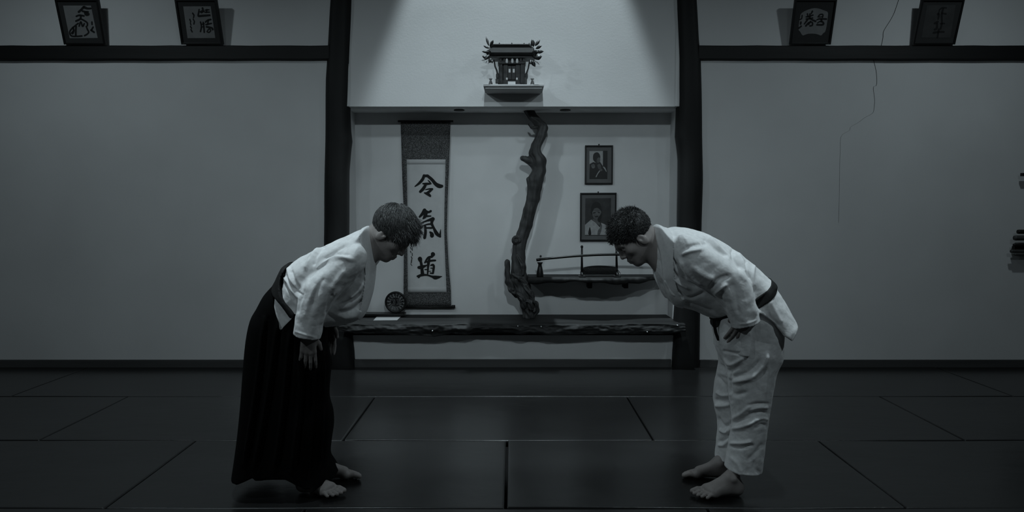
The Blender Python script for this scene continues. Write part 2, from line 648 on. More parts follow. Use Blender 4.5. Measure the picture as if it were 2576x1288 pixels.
def pillar(name, left, right, label):
    ys = np.linspace(-140, 935, 90)
    v, f, seg = [], [], 20
    yc = 6.235
    for i, y in enumerate(ys):
        l = np.interp(y, [p[1] for p in left], [p[0] for p in left])
        r = np.interp(y, [p[1] for p in right], [p[0] for p in right])
        a, b = P(l, y, yc), P(r, y, yc)
        c = (a + b) / 2
        rx = (b[0] - a[0]) / 2
        z = c[2] if i < len(ys) - 1 else -0.02
        for k in range(seg):
            t = 2 * math.pi * k / seg
            e = 0.72
            cx, sy = math.cos(t), math.sin(t)
            v.append((c[0] + rx * math.copysign(abs(cx) ** e, cx), yc + 0.10 * math.copysign(abs(sy) ** e, sy) + 0.004 * math.sin(i * 0.35), z))
    for i in range(len(ys) - 1):
        for k in range(seg):
            k2 = (k + 1) % seg
            f.append((i * seg + k, (i + 1) * seg + k, (i + 1) * seg + k2, i * seg + k2))
    f.append(tuple(range(seg)))
    f.append(tuple((len(ys) - 1) * seg + k for k in range(seg - 1, -1, -1)))
    o = mesh_obj(name, v, f, M['pillar'])
    tag(o, label, kind='structure')


pillar('pillar', [(837, -140), (834, 0), (827, 113), (822, 200), (821, 300), (818, 500), (817, 600), (820, 850), (828, 935)],
       [(893, -140), (890, 0), (887, 100), (883, 200), (880, 280), (882, 330), (885, 355), (882, 380), (878, 430), (877, 600), (884, 800), (893, 880), (896, 935)],
       'dark rough timber pillar beside the hanging scroll')
pillar('pillar', [(1693, -140), (1696, 0), (1701, 150), (1702, 250), (1700, 320), (1699, 345), (1703, 370), (1706, 400), (1704, 570), (1698, 760), (1690, 880), (1687, 935)],
       [(1746, -140), (1750, 0), (1756, 100), (1761, 150), (1764, 300), (1766, 450), (1763, 570), (1760, 750), (1757, 935)],
       'dark rough timber pillar beside the sword shelf')


def beam(x0, x1, label):
    n = 30
    v, f = [], []
    for i in range(n + 1):
        x = x0 + (x1 - x0) * i / n
        a, b = 0.0015 * math.sin(i * 1.7), 0.0015 * math.sin(i * 2.3 + 1)
        v += [(x, 6.16, z_beam0 + a), (x, 6.16, z_beam1 + b), (x, WY + 0.02, z_beam1 + b), (x, WY + 0.02, z_beam0 + a)]
    for i in range(n):
        for k in range(4):
            f.append((4 * i + k, 4 * i + 4 + k, 4 * i + 4 + (k + 1) % 4, 4 * i + (k + 1) % 4))
    f += [(3, 2, 1, 0), (4 * n, 4 * n + 1, 4 * n + 2, 4 * n + 3)]
    o = mesh_obj('beam', v, f, M['beam'], smooth=False, bevel=0.006)
    tag(o, label, kind='structure')


beam(-6.4, P(826, 130, 6.2)[0] + 0.02, 'dark horizontal wall beam carrying the two frames on the scroll side')
beam(P(1760, 130, 6.2)[0] - 0.02, 6.4, 'dark horizontal wall beam carrying the fan-paper frame and the darkest frame')

for k, (x0, x1, yy, lab) in enumerate(((-6.5, -1.52, WY, 'low grey baseboard behind the person in the black skirt'),
                                       (-1.365, 1.36, WY + 0.02, 'low grey baseboard under the alcove'),
                                       (1.6, 6.5, WY, 'low grey baseboard behind the person in white trousers'))):
    tag(MB().box((x0, yy - 0.018, -0.02), (x1, yy + 0.01, 0.056)).build('baseboard_' + ('left', 'middle', 'right')[k], M['base'], bevel=0.004), lab, kind='structure')

# ------------------------------------------------------------------ floor mats
GY = np.array([0, 0, 0.0])


def floor_y(py): return on_plane(1288, py, GY, (0, 0, 1))[1]


RA0, RA1 = floor_y(996), WY - 0.02
RB0 = floor_y(1106)
RC0 = floor_y(1276)
RD0 = RC0 - 1.0
mats_spec = []
for (x0, x1, lab) in ((-5.4, -3.6, 'dark floor mat along the wall beneath the framed tree-shaped ink drawing'),
                      (-3.6, -1.8, 'dark floor mat along the wall beneath the frame with two bold characters and small columns'),
                      (-1.8, 1.8, 'long dark floor mat along the wall beneath the alcove plank'),
                      (1.8, 3.6, 'dark floor mat along the wall beneath the frame with fan-shaped paper'),
                      (3.6, 5.4, 'dark floor mat along the wall below the rack of staffs')):
    mats_spec.append((x0, x1, RA0, RA1, lab))
for (x0, x1, lab) in ((-4.55, -2.755, 'second-row dark floor mat farthest from the alcove, beyond the black skirt'),
                      (-2.755, -0.985, 'second-row dark floor mat just behind the person in the black skirt'),
                      (-0.985, 0.825, 'second-row dark floor mat centred in front of the alcove'),
                      (0.825, 2.64, 'second-row dark floor mat just behind the person in white trousers'),
                      (2.64, 4.45, 'second-row dark floor mat farthest from the alcove, beyond the white trousers')):
    mats_spec.append((x0, x1, RB0, RA0, lab))
for (x0, x1, lab) in ((-3.64, -1.84, 'dark floor mat in the feet row, behind the heels of the person in black skirt'),
                      (-1.84, -0.03, 'dark floor mat under the bare feet of the person in the black skirt'),
                      (-0.03, 1.78, 'dark floor mat under the bare feet of the person in white trousers'),
                      (1.78, 3.58, 'dark floor mat in the feet row, behind the heels of the person in white trousers')):
    mats_spec.append((x0, x1, RC0, RB0, lab))
for (x0, x1, lab) in ((-2.75, -0.93, 'dark floor mat cut off by the bottom edge below the person in the black skirt'),
                      (-0.93, 0.88, 'dark floor mat cut off by the bottom edge between the two people'),
                      (0.88, 2.7, 'dark floor mat cut off by the bottom edge below the person in white trousers')):
    mats_spec.append((x0, x1, RD0, RC0, lab))
for i, (x0, x1, y0, y1, lab) in enumerate(mats_spec):
    r = random.Random(i + 3)
    g = 0.0045
    nx, ny = 26, 14
    v, f = [], []
    dz = r.uniform(-0.0015, 0.0015)
    sx, sy = r.uniform(-0.001, 0.001), r.uniform(-0.001, 0.001)
    ph = r.uniform(0, 6)
    jx0, jx1 = r.uniform(0, 0.004), r.uniform(0, 0.004)
    def spread_(k, n, L):
        e = [0, .004, .010, .03]
        if k < 4: return e[k] / L
        if k > n - 4: return 1 - e[n - k] / L
        return e[3] / L + (1 - 2 * e[3] / L) * (k - 3) / (n - 6)
    for j in range(ny + 1):
        for k in range(nx + 1):
            a, b = spread_(k, nx, x1 - x0), spread_(j, ny, y1 - y0)
            x = x0 + g + jx0 + (x1 - x0 - 2 * g - jx0 - jx1) * a
            y = y0 + g + (y1 - y0 - 2 * g) * b + 0.003 * math.sin(a * 5 + ph)
            edge = min(a * (x1 - x0), (1 - a) * (x1 - x0), b * (y1 - y0), (1 - b) * (y1 - y0))
            z = dz + sx * (a - .5) + sy * (b - .5) + 0.0012 * math.sin(a * 7 + ph) * math.sin(b * 5 + ph)
            z += -0.0045 - 0.0012 * max(0, 1 - edge / 0.006) ** 2
            v.append((x, y, z))
    W1 = nx + 1
    for j in range(ny):
        for k in range(nx):
            f.append((j * W1 + k, j * W1 + k + 1, (j + 1) * W1 + k + 1, (j + 1) * W1 + k))
    rim = [k for k in range(nx + 1)] + [j * W1 + nx for j in range(1, ny + 1)] + [ny * W1 + k for k in range(nx - 1, -1, -1)] + [j * W1 for j in range(ny - 1, 0, -1)]
    n0 = len(v)
    v += [(v[q][0], v[q][1], -0.04) for q in rim]
    for q in range(len(rim)):
        q2 = (q + 1) % len(rim)
        f.append((rim[q], n0 + q, n0 + q2, rim[q2]))
    f.append(tuple(n0 + q for q in range(len(rim) - 1, -1, -1)))
    o = mesh_obj('floor_mat', v, f, M['mat'])
    tag(o, lab, 'floor mat', 'dark mats covering the floor', kind='thing')

# ------------------------------------------------------------------ writing
def strokes(mb, specs, conv, place, scale=1.0):
    """brush strokes: list of (points, width or widths) in crop pixels; place(px,py) -> world point on the sheet"""
    for pts, wd in specs:
        if not hasattr(wd, '__len__'): wd = [wd] * len(pts)
        q = catmull([(*p, w_) for p, w_ in zip(pts, wd)], 5, closed=False)
        out = []
        n = len(q)
        L, R_ = [], []
        for i in range(n):
            t = q[min(i + 1, n - 1), :2] - q[max(i - 1, 0), :2]
            t = t / (np.linalg.norm(t) + 1e-9)
            nn = np.array([-t[1], t[0]])
            h = q[i, 2] * 0.5
            L.append(q[i, :2] + nn * h)
            R_.append(q[i, :2] - nn * h)
            if i in (0, n - 1):
                s_ = -1 if i == 0 else 1
                cap = [q[i, :2] + h * (math.cos(a) * nn + s_ * math.sin(a) * t) for a in np.linspace(0, math.pi, 7)]
                vv = [place(*conv(*c)) for c in cap]
                mb.add(vv, [tuple(range(7))])
        vv = [place(*conv(*c)) for c in L] + [place(*conv(*c)) for c in R_]
        mb.add(vv, [(i, i + 1, n + i + 1, n + i) for i in range(n - 1)])


def quad_on(pts, q, n, off=0.0):
    return [on_plane(x, y, q, n) + np.asarray(n) * off for x, y in pts]


def ring_frame(name, outer, inner, n, depth, mat, parent, bevel=0.002):
    """picture frame border from outer and inner corner lists, standing depth out along n"""
    o = [np.asarray(p) for p in outer]
    i_ = [np.asarray(p) for p in inner]
    n = np.asarray(n)
    v = o + i_ + [p + n * depth for p in o] + [p + n * depth for p in i_]
    f = []
    for k in range(4):
        k2 = (k + 1) % 4
        f += [(8 + k, 8 + k2, 12 + k2, 12 + k), (k, k2, 8 + k2, 8 + k), (4 + k2, 4 + k, 12 + k, 12 + k2), (k2, k, 4 + k, 4 + k2)]
    return mesh_obj(name, v, f, mat, parent, smooth=False, bevel=bevel)


TILT = math.radians(13)
UPN = np.array([0, -math.cos(TILT), -math.sin(TILT)])     # the leaning frames face the hall and look slightly down


def leaning_frame(outer, inner, paper, label, ink, conv, papermat, fan=None, inkmat='ink', bold=1.0):
    ink = [(p_, [w_ * bold for w_ in wd] if hasattr(wd, '__len__') else wd * bold) for p_, wd in ink]
    q = P((outer[2][0] + outer[3][0]) / 2, 111, 6.16)
    base = q.copy()
    root = empty('picture_frame', base, label, 'framed calligraphy', 'calligraphy frames leaning over the wall beams')
    O = quad_on(outer, q, UPN)
    I = quad_on(inner, q, UPN)
    ring_frame('frame', O, I, UPN, 0.018, M['frame'], root)
    b = MB()
    b.slab([p - UPN * 0.001 for p in O], -UPN * 0.006)
    b.build('backing', M['frame'], root)
    m_ = MB().slab([p + UPN * 0.001 for p in I], UPN * 0.004)
    m_.build('mount', M['mount'], root)
    if fan:
        pp = [on_plane(*conv(x, y), q, UPN) + UPN * 0.0056 for x, y in fan]
        p_ = MB().slab(pp, UPN * 0.0012)
    else:
        p_ = MB().slab([p + UPN * 0.0056 for p in quad_on(paper, q, UPN)], UPN * 0.0012)
    p_.build('paper', papermat, root)
    s_ = MB()
    strokes(s_, ink, conv, lambda x, y: on_plane(x, y, q, UPN) + UPN * 0.0074)
    s_.build('ink_writing', M[inkmat], root)
    return root


ink1 = [([(720, 210), (650, 290), (580, 350)], 48), ([(740, 215), (830, 250), (930, 250)], [60, 45, 40]), ([(690, 330), (780, 350), (850, 350)], 40),
        ([(780, 380), (800, 420), (850, 420)], 70), ([(510, 480), (600, 450), (730, 470)], 38), ([(640, 480), (620, 560), (500, 620)], 42),
        ([(650, 560), (760, 620), (830, 680), (830, 760)], 34), ([(560, 690), (470, 760), (360, 860), (310, 960), (370, 1060), (540, 1070), (670, 1060)], 34),
        ([(500, 780), (490, 900), (490, 1040)], 40), ([(590, 770), (640, 640), (690, 780), (740, 700)], 34), ([(800, 780), (830, 860), (870, 950), (820, 1010), (750, 1050)], 34),
        ([(410, 810), (430, 900), (400, 990)], 40), ([(360, 980), (430, 900)], 30), ([(965, 650), (970, 720)], 34), ([(1000, 800), (950, 890)], 36), ([(940, 890), (1030, 950)], 38)]
leaning_frame([(139.6, -2), (249.4, -2), (268.5, 112), (163.5, 112)], [(145, 3), (244, 3), (262, 108), (167, 108)],
              [(159.8, 14.1), (229.8, 14.1), (246.9, 95.6), (176.5, 96.1)],
              'dark framed ink drawing, a curl above a ring of brush marks, on the beam', ink1, crop(150, 0, 11.71), M['paper'], bold=1.45)
ink2 = [([(490, 280), (475, 380), (470, 470), (560, 468), (800, 450)], [30, 36, 44, 50, 44]), ([(590, 240), (600, 310), (530, 350)], 42), ([(560, 375), (630, 330)], 34),
        ([(670, 300), (780, 290)], 30), ([(660, 360), (790, 358)], 32), ([(720, 280), (705, 370)], 30), ([(530, 650), (560, 780), (530, 930)], 34), ([(610, 660), (630, 800), (640, 950)], 36),
        ([(550, 720), (640, 700)], 26), ([(550, 800), (630, 790)], 22), ([(680, 650), (740, 600), (830, 575)], 40), ([(760, 600), (740, 720)], 34), ([(690, 725), (850, 690)], 34), ([(710, 790), (860, 825), (890, 870)], 44),
        ([(740, 900), (790, 850), (830, 900), (780, 955), (720, 930)], 30),
        ([(300, 390), (335, 440)], 34), ([(340, 455), (325, 520)], 30), ([(315, 560), (345, 620)], 26), ([(350, 640), (335, 710)], 30),
        ([(215, 570), (240, 640)], 30), ([(230, 670), (250, 740)], 26), ([(235, 780), (265, 830)], 30), ([(250, 870), (285, 940)], 30)]
leaning_frame([(440.5, -2), (546.5, -2), (563.5, 112), (458, 112)], [(446, 3), (541.5, 3), (557, 108), (461.5, 108)],
              [(461.7, 16.2), (530.9, 15.8), (542.4, 95.6), (472.8, 96)],
              'dark framed calligraphy with two bold characters and two small columns, on the beam', ink2, crop(460, 0, 11.71), M['paper'], bold=1.35)
ink3 = [([(550, 240), (510, 320)], [50, 34]), ([(390, 320), (410, 420)], 40), ([(350, 420), (460, 400), (570, 360)], 40), ([(350, 490), (560, 455)], 40), ([(470, 330), (465, 480)], 46),
        ([(470, 470), (560, 520), (650, 560)], [40, 46, 54]), ([(400, 500), (350, 570), (290, 650)], [50, 46, 34]), ([(340, 710), (400, 640)], 50), ([(420, 610), (540, 590), (548, 690), (470, 712)], 42), ([(490, 560), (430, 670)], 34),
        ([(735, 420), (800, 345), (890, 345), (880, 430)], 40), ([(770, 425), (880, 415)], 30), ([(690, 520), (780, 485), (1000, 490)], [30, 46, 50]), ([(840, 500), (850, 570)], 54),
        ([(710, 620), (800, 570), (895, 595), (890, 670), (700, 675)], [26, 40, 52, 52, 48]), ([(220, 370), (205, 470), (150, 505)], 34), ([(180, 590), (170, 650)], 48), ([(190, 720), (120, 780)], 44)]
fan = [(105, 850), (150, 890), (190, 960), (225, 1015), (262, 1020), (330, 990), (420, 966), (540, 960), (640, 966), (740, 990), (815, 1022), (850, 1015), (900, 950), (960, 905),
       (985, 840), (1010, 720), (1035, 560), (1052, 400), (1060, 300), (1030, 245), (960, 220), (880, 190), (800, 160), (710, 140), (620, 135), (520, 150), (400, 190), (300, 235), (210, 290), (165, 350), (155, 420), (130, 540), (110, 700)]
fan = fan[::-1]
leaning_frame([(1998.5, -2), (2104.5, -2), (2088, 112), (1985, 112)], [(2002.5, 3), (2100, 3), (2084, 108), (1990, 108)], None,
              'dark framed fan-shaped paper with two brush characters, on the beam', ink3, crop(2000, 10, 12.88), M['paper'], fan=fan, bold=1.2)
ink4 = [([(630, 270), (700, 230), (810, 235)], 36), ([(570, 420), (590, 440), (570, 570)], [64, 54, 34]), ([(720, 260), (680, 400), (680, 600), (680, 700), (640, 850)], 46), ([(610, 290), (580, 420)], 30),
        ([(680, 390), (800, 410)], 40), ([(470, 690), (560, 640)], 50), ([(540, 700), (530, 830), (470, 870)], 50), ([(640, 700), (760, 690)], 34), ([(440, 965), (600, 940), (740, 940)], [54, 44, 44]), ([(590, 860), (570, 980), (550, 1100)], 44)]
leaning_frame([(2317, -2), (2425, -2), (2400, 112), (2294.5, 112)], [(2321.5, 3), (2420, 3), (2396, 108), (2299, 108)],
              [(2330.5, 12.8), (2403, 12.8), (2389.4, 94.8), (2316.8, 94.8)],
              'darkest framed calligraphy, one tall dim character on dark paper, on the beam', ink4, crop(2310, 0, 11.71), M['paperdark'], bold=1.25)

# ------------------------------------------------------------------ hanging scroll
SY = NY - 0.02
root = empty('hanging_scroll', P(1072, 772, SY), 'tall hanging scroll with three large brushed characters and patterned cloth border', 'hanging scroll')


def scroll_bow(x, y):
    l = np.interp(y, [p[1] for p in CL], [p[0] for p in CL])
    r = np.interp(y, [p[1] for p in CR], [p[0] for p in CR])
    return 0.012 * math.sin(math.pi * (y - 306) / 465.0) * (2 * (x - l) / (r - l) - 1) ** 2


CL = [(1008, 306), (1012, 445), (1015.5, 523), (1016, 650), (1015, 771)]
CR = [(1133.5, 306), (1130, 406), (1126, 503), (1124, 581), (1128, 659), (1134, 729), (1135, 771)]


def sheet(name, lpts, rpts, Y, mat, parent, nx=10, ny=36, curl=0.012, thick=0.0015):
    v, f = [], []
    y0, y1 = lpts[0][1], lpts[-1][1]
    for j in range(ny + 1):
        y = y0 + (y1 - y0) * j / ny
        l = np.interp(y, [p[1] for p in lpts], [p[0] for p in lpts])
        r = np.interp(y, [p[1] for p in rpts], [p[0] for p in rpts])
        b = j / ny
        for k in range(nx + 1):
            a = k / nx
            p = P(l + (r - l) * a, y, Y - scroll_bow(l + (r - l) * a, y))
            v.append(p)
    W1 = nx + 1
    for j in range(ny):
        for k in range(nx):
            f.append((j * W1 + k, (j + 1) * W1 + k, (j + 1) * W1 + k + 1, j * W1 + k + 1))
    o = mesh_obj(name, v, f, mat, parent)
    s = o.modifiers.new('thickness', 'SOLIDIFY')
    s.thickness = thick
    s.offset = -1
    return o


CL = [(1008, 306), (1012, 445), (1015.5, 523), (1016, 650), (1015, 771)]
CR = [(1133.5, 306), (1130, 406), (1126, 503), (1124, 581), (1128, 659), (1134, 729), (1135, 771)]
sheet('cloth_border', CL, CR, SY, M['brocade'], root)
PL = [(1023, 401), (1025, 523), (1025, 650), (1026, 736)]
PR = [(1121, 401), (1118, 520), (1117.5, 590), (1120, 659), (1123.5, 736)]
sheet('paper', PL, PR, SY - 0.003, M['scrollpaper'], root)
for y0, y1 in ((401, 413), (722, 736)):
    L_ = [(np.interp(y, [p[1] for p in PL], [p[0] for p in PL]), y) for y in (y0, y1)]
    R_ = [(np.interp(y, [p[1] for p in PR], [p[0] for p in PR]), y) for y in (y0, y1)]
    sheet('paper_band', L_, R_, SY - 0.0048, material('paper_band_%d' % y0, 0.52, 0.9, 0.15), root, 10, 2)


def on_scroll(x, y):
    l = np.interp(y, [p[1] for p in PL], [p[0] for p in PL])
    r = np.interp(y, [p[1] for p in PR], [p[0] for p in PR])
    return P(x, y, SY - 0.0068 - scroll_bow(x, y))


c1 = [([(470, 275), (430, 390), (320, 520), (180, 630)], [80, 95, 80, 34]), ([(480, 290), (590, 285)], [80, 90]), ([(590, 290), (720, 400), (850, 550), (960, 615), (1050, 620)], [90, 100, 116, 136, 96]),
      ([(435, 540), (560, 545), (690, 540)], [44, 80, 44]), ([(600, 430), (650, 480), (695, 540)], [24, 50, 44]), ([(530, 560), (450, 700), (350, 800)], [80, 104, 84]),
      ([(520, 735), (640, 710), (740, 715)], [24, 44, 64]), ([(735, 720), (640, 800), (560, 850)], [60, 84, 70]), ([(490, 840), (600, 880), (670, 935)], [44, 94, 74])]
c2 = [([(490, 180), (430, 280), (330, 390)], [120, 104, 64]), ([(520, 210), (620, 240), (690, 205)], [100, 70, 74]), ([(540, 260), (500, 380), (440, 450)], [110, 110, 40]), ([(520, 370), (690, 365)], [70, 40]),
      ([(390, 590), (560, 520), (760, 460)], [40, 58, 120]), ([(760, 460), (720, 600), (790, 760), (880, 930), (1000, 1035)], [110, 90, 84, 120, 60]), ([(1015, 790), (1000, 900), (990, 1030)], [8, 50, 70]),
      ([(420, 690), (560, 640), (700, 620)], [30, 46, 54]), ([(540, 750), (740, 750)], [50, 56]), ([(670, 890), (720, 940), (730, 1000)], [60, 116, 134]), ([(510, 700), (520, 900), (490, 1070)], [74, 94, 94]),
      ([(400, 700), (330, 800), (250, 930)], [60, 70, 60])]
c3 = [([(340, 400), (350, 440), (370, 510)], [140, 130, 70]), ([(370, 500), (390, 600)], [80, 94]), ([(300, 680), (400, 670), (560, 610)], [90, 116, 44]), ([(400, 680), (420, 880)], [90, 116]),
      ([(260, 965), (400, 925), (560, 922), (720, 970), (850, 1005), (1050, 970)], [60, 80, 54, 66, 124, 20]), ([(300, 1000), (350, 950)], [60, 44]), ([(760, 250), (750, 280), (720, 340)], [140, 120, 60]),
      ([(720, 330), (600, 365), (500, 520)], [74, 64, 54]), ([(840, 450), (700, 460), (560, 500)], [54, 64, 54]), ([(660, 360), (620, 520), (600, 700), (590, 880)], [54, 94, 64, 54]),
      ([(690, 610), (760, 595), (790, 650), (775, 760), (760, 865)], [44, 74, 74, 74, 64]), ([(690, 700), (750, 700)], 30), ([(680, 860), (760, 875)], 46), ([(500, 750), (620, 740)], 34), ([(590, 800), (690, 800)], 26)]
for nm, st, (ox, oy) in (('brushed_character', c1, (1030, 420)), ('brushed_character', c2, (1030, 515)), ('brushed_character', c3, (1030, 620))):
    m_ = MB()
    strokes(m_, st, crop(ox, oy, 12.88), on_scroll)
    m_.build(nm, M['ink'], root)
m_ = MB()
sig = [([(30, 30), (60, 90)], 26), ([(90, 40), (95, 130)], 24), ([(30, 150), (50, 200)], 26), ([(90, 220), (95, 300)], 26), ([(60, 330), (85, 400)], 28), ([(70, 430), (60, 520)], 34), ([(40, 560), (80, 620)], 20)]
strokes(m_, sig, crop(1030, 620, 12.88), on_scroll)
strokes(m_, [([(40, -120), (80, -60)], 26), ([(60, -30), (80, 10)], 26)], crop(1030, 620, 12.88), on_scroll)
m_.build('signature', M['inkpale'], root)
MB().tube([P(1001, 305, SY), P(1140, 305, SY)], 0.009, 10).build('top_rod', M['frame'], root, True)
b = MB().tube([P(1006, 773, SY - 0.004), P(1137, 773, SY - 0.004)], 0.0105, 12).build('bottom_rod', M['frame'], root, True)
for xa, xb in ((1136, 1145), (1004, 1011)):
    MB().tube([P(xa, 771.5, SY - 0.004), P(xb, 771, SY - 0.004)], 0.0145, 12).build('rod_knob', M['frame'], root, True)

# ------------------------------------------------------------------ live-edge plank of the alcove
K8 = crop(840, 720, 2.927)
bot = [(60, 330), (160, 345), (300, 345), (450, 350), (620, 360), (740, 372), (830, 356), (870, 345), (930, 351), (975, 358), (1010, 349), (1060, 336), (1180, 337), (1300, 338), (1340, 346), (1385, 353), (1440, 340), (1490, 347), (1570, 358), (1700, 355), (1900, 352), (2100, 353), (2300, 350), (2440, 352), (2560, 330)]
bot = [K8(*p) for p in bot]
root = empty('alcove_plank', (0, 6.3, Z_PLANK - 0.09), 'thick dark live-edge plank forming the alcove floor between the pillars', 'plank')
nx = 420
vn, vn2 = vnoise(4), vnoise(9)
v, f = [], []
X0, X1 = -1.44, 1.44
r = random.Random(5)
ph = [r.uniform(0, 6) for _ in range(12)]
NP = 13
for i in range(nx + 1):
    x = X0 + (X1 - X0) * i / nx
    px = CX + F * x / 6.15
    zb = P(px, np.interp(px, [p[0] for p in bot], [p[1] for p in bot]), 6.10)[2]
    back = NY - 0.003 if NXL + 0.01 < x < NXR - 0.01 else 6.125
    yf = 6.055 + 0.012 * math.sin(x * 5 + ph[0]) + 0.008 * math.sin(x * 13 + ph[1])
    lip = 0.004 * math.sin(x * 9 + ph[2])
    prof = [(back, Z_PLANK)]
    prof += [(yf + 0.030, Z_PLANK + lip * 0.3), (yf + 0.012, Z_PLANK - 0.004)]
    m = 14
    for k in range(m):
        a = (k + 0.5) / m
        bulge = 0.014 * math.sin(math.pi * a) + 0.026 * vn(x * 6 + 20, a * 2.6) + 0.015 * vn2(x * 17 + 40, a * 5) + 0.007 * vn(x * 45 + 80, a * 9)
        prof.append((yf + 0.012 - bulge, Z_PLANK - 0.006 + (zb - Z_PLANK + 0.006) * a))
    prof += [(yf + 0.03, zb), (min(back, 6.55), zb + 0.004)]
    v += [(x, y, z) for y, z in prof]
NP = len(prof)
for i in range(nx):
    for k in range(NP):
        k2 = (k + 1) % NP
        f.append((i * NP + k, (i + 1) * NP + k, (i + 1) * NP + k2, i * NP + k2))
f.append(tuple(range(NP)))
f.append(tuple(nx * NP + k for k in range(NP - 1, -1, -1)))
mesh_obj('board', v, f, M['plank'], root)
for x, y in ((1087.5, 832.5), (1302.5, 820.5), (1361.5, 822), (1628.5, 835), (1704.5, 818.5)):
    c = P(x, y, 6.036)
    MB().lathe(c, [(0.001, -0.005), (0.0035, -0.004), (0.0042, 0.0), (0.0042, 0.03)], 10, axis=1).build('stud', M['stud'], root, True)

# black tray, round plate, sheet of paper
root = empty('low_stand', P(960, 786, 6.5), 'low black lacquer stand under the round plate', 'stand')
p0, p1 = P(900, 786, 6.5)[0], P(1019, 786, 6.5)[0]
MB().box((p0, 6.44, Z_PLANK + 0.006), (p1, 6.57, Z_PLANK + 0.028)).build('top', M['black'], root, bevel=0.003)
for xx in (p0 + 0.02, p1 - 0.03):
    MB().box((xx, 6.45, Z_PLANK), (xx + 0.012, 6.56, Z_PLANK + 0.007)).build('foot', M['black'], root)
PYc = 6.50
pc = P(995.5, 763, PYc)
pr = 27.5 * PYc / F
pc[2] = Z_PLANK + 0.0285 + pr
root = empty('round_plate', (pc[0], PYc, Z_PLANK + 0.028), 'round black-rimmed plate with ring of pale motifs, standing upright', 'plate')
MB().lathe((pc[0], PYc, pc[2]), [(0.01, 0.012), (pr * .8, 0.010), (pr, 0.004), (pr * 1.0, -0.006), (pr * 0.93, -0.012), (pr * 0.84, -0.008), (pr * 0.82, -0.004), (0.01, -0.003)], 48, axis=1).build('dish', M['black'], root, True)
m_ = MB()


def on_plate(x, y): return np.array([pc[0] + x * pr, PYc - 0.0068, pc[2] - y * pr])


for k in range(16):
    a = 2 * math.pi * (k + 0.3) / 16
    c, s = math.cos(a), math.sin(a)
    strokes(m_, [([(c * .50 - s * .05, s * .50 + c * .05), (c * .62 + s * .03, s * .62 - c * .03), (c * .74 - s * .04, s * .74 + c * .04)], 0.065 + 0.03 * (k % 3)),
                 ([(c * .74 - s * .09, s * .74 + c * .09), (c * .79, s * .79), (c * .74 + s * .09, s * .74 - c * .09)], 0.045)], lambda x, y: (x, y), on_plate)
for a0 in np.linspace(0, 2 * math.pi, 9)[:-1]:
    strokes(m_, [([(math.cos(a0 + t) * .46, math.sin(a0 + t) * .46) for t in (0, .2, .4, .55)], 0.03)], lambda x, y: (x, y), on_plate)
for sx in (-.2, .22):
    strokes(m_, [([(sx - .13, -.22), (sx + .13, -.22)], .05), ([(sx - .13, .18), (sx + .13, .18)], .05), ([(sx, -.1), (sx + .02, .1)], .05), ([(sx + .13, -.2), (sx + .14, .16)], .04)], lambda x, y: (x, y), on_plate)
m_.build('pale_motif', M['plate'], root)
qd = [on_plane(x, y, (0, 0, Z_PLANK + 0.002), (0, 0, 1)) for x, y in ((939, 806.5), (999, 806), (1009.5, 795.5), (950, 795))]
tag(MB().slab(qd[::-1], (0, 0, 0.002)).build('paper_sheet', M['note']), 'pale sheet of paper lying on the plank before the round plate', 'paper')

# ------------------------------------------------------------------ twisted branch
K6 = crop(1250, 260, 2.3)
BY = 6.40


def B6(x, y, dy=0.0): return P(*K6(x, y), BY + dy)


mpp = BY / F / 2.3
trunk = [(186, 38, 30, .05), (205, 75, 24, .05), (240, 112, 25, .04), (266, 142, 29, .02), (255, 185, 26, 0), (228, 245, 26, 0), (222, 290, 34, 0), (240, 335, 42, 0), (244, 390, 36, 0), (222, 445, 43, 0), (218, 480, 41, 0), (208, 550, 37, 0),
         (190, 620, 35, 0), (170, 700, 35, 0), (150, 760, 34, 0), (130, 830, 35, 0), (124, 900, 38, 0), (125, 960, 41, 0), (130, 1020, 46, 0), (150, 1075, 46, 0), (168, 1120, 43, 0), (184, 1170, 40, 0), (186, 1232, 37, 0)]
fb = Field(B6(20, 1260, -.14) - (0.05, 0.05, 0.02), B6(330, 20, .14) + (0.05, 0.05, 0.03), 0.004)
pts = [(B6(x, y, d), r_ * mpp) for x, y, r_, d in trunk]
fb.chain(pts, 0.012)
fb.chain([(B6(150, 318, -.02), 14 * mpp), (B6(175, 326, -.01), 17 * mpp), (B6(215, 350), 26 * mpp)], 0.02)
fb.chain([(B6(182, 440, -.02), 13 * mpp), (B6(200, 470), 25 * mpp)], 0.012)
fb.ball(B6(115, 792, -.035), 27 * mpp, 0.012)
fb.ball(B6(112, 785, -.075), 13 * mpp, 0.008, cut=True)
fb.chain([(B6(60, 918, -.03), 15 * mpp), (B6(60, 960, -.03), 13 * mpp), (B6(68, 1030, -.03), 15 * mpp), (B6(85, 1075, -.02), 18 * mpp), (B6(120, 1090), 30 * mpp)], 0.012)
fb.chain([(B6(222, 1165, -.03), 19 * mpp), (B6(224, 1195, -.03), 17 * mpp), (B6(200, 1215, -.02), 20 * mpp)], 0.01)
fb.chain([(B6(186, 122, .0), 4 * mpp), (B6(200, 140, .0), 5 * mpp), (B6(225, 140, 0), 8 * mpp)], 0.008)
for (a, b, c) in (((150, 1040), (190, 1090), (215, 1150)), ((120, 1100), (150, 1130), (160, 1180)), ((95, 990), (130, 1010), (170, 1040)), ((120, 880), (150, 940), (150, 990)), ((140, 1130), (190, 1150), (200, 1190))):
    fb.chain([(B6(*a, -.07), 8 * mpp), (B6(*b, -.08), 12 * mpp), (B6(*c, -.07), 8 * mpp)], 0.01)
v, f = fb.mesh()
v = relax(v, f, 2)
n = vnormals(v, f)
ang = np.arctan2(n[:, 1], n[:, 0])
zz = v[:, 2]
low = np.clip((1.0 - zz) / 0.5, 0.12, 1)
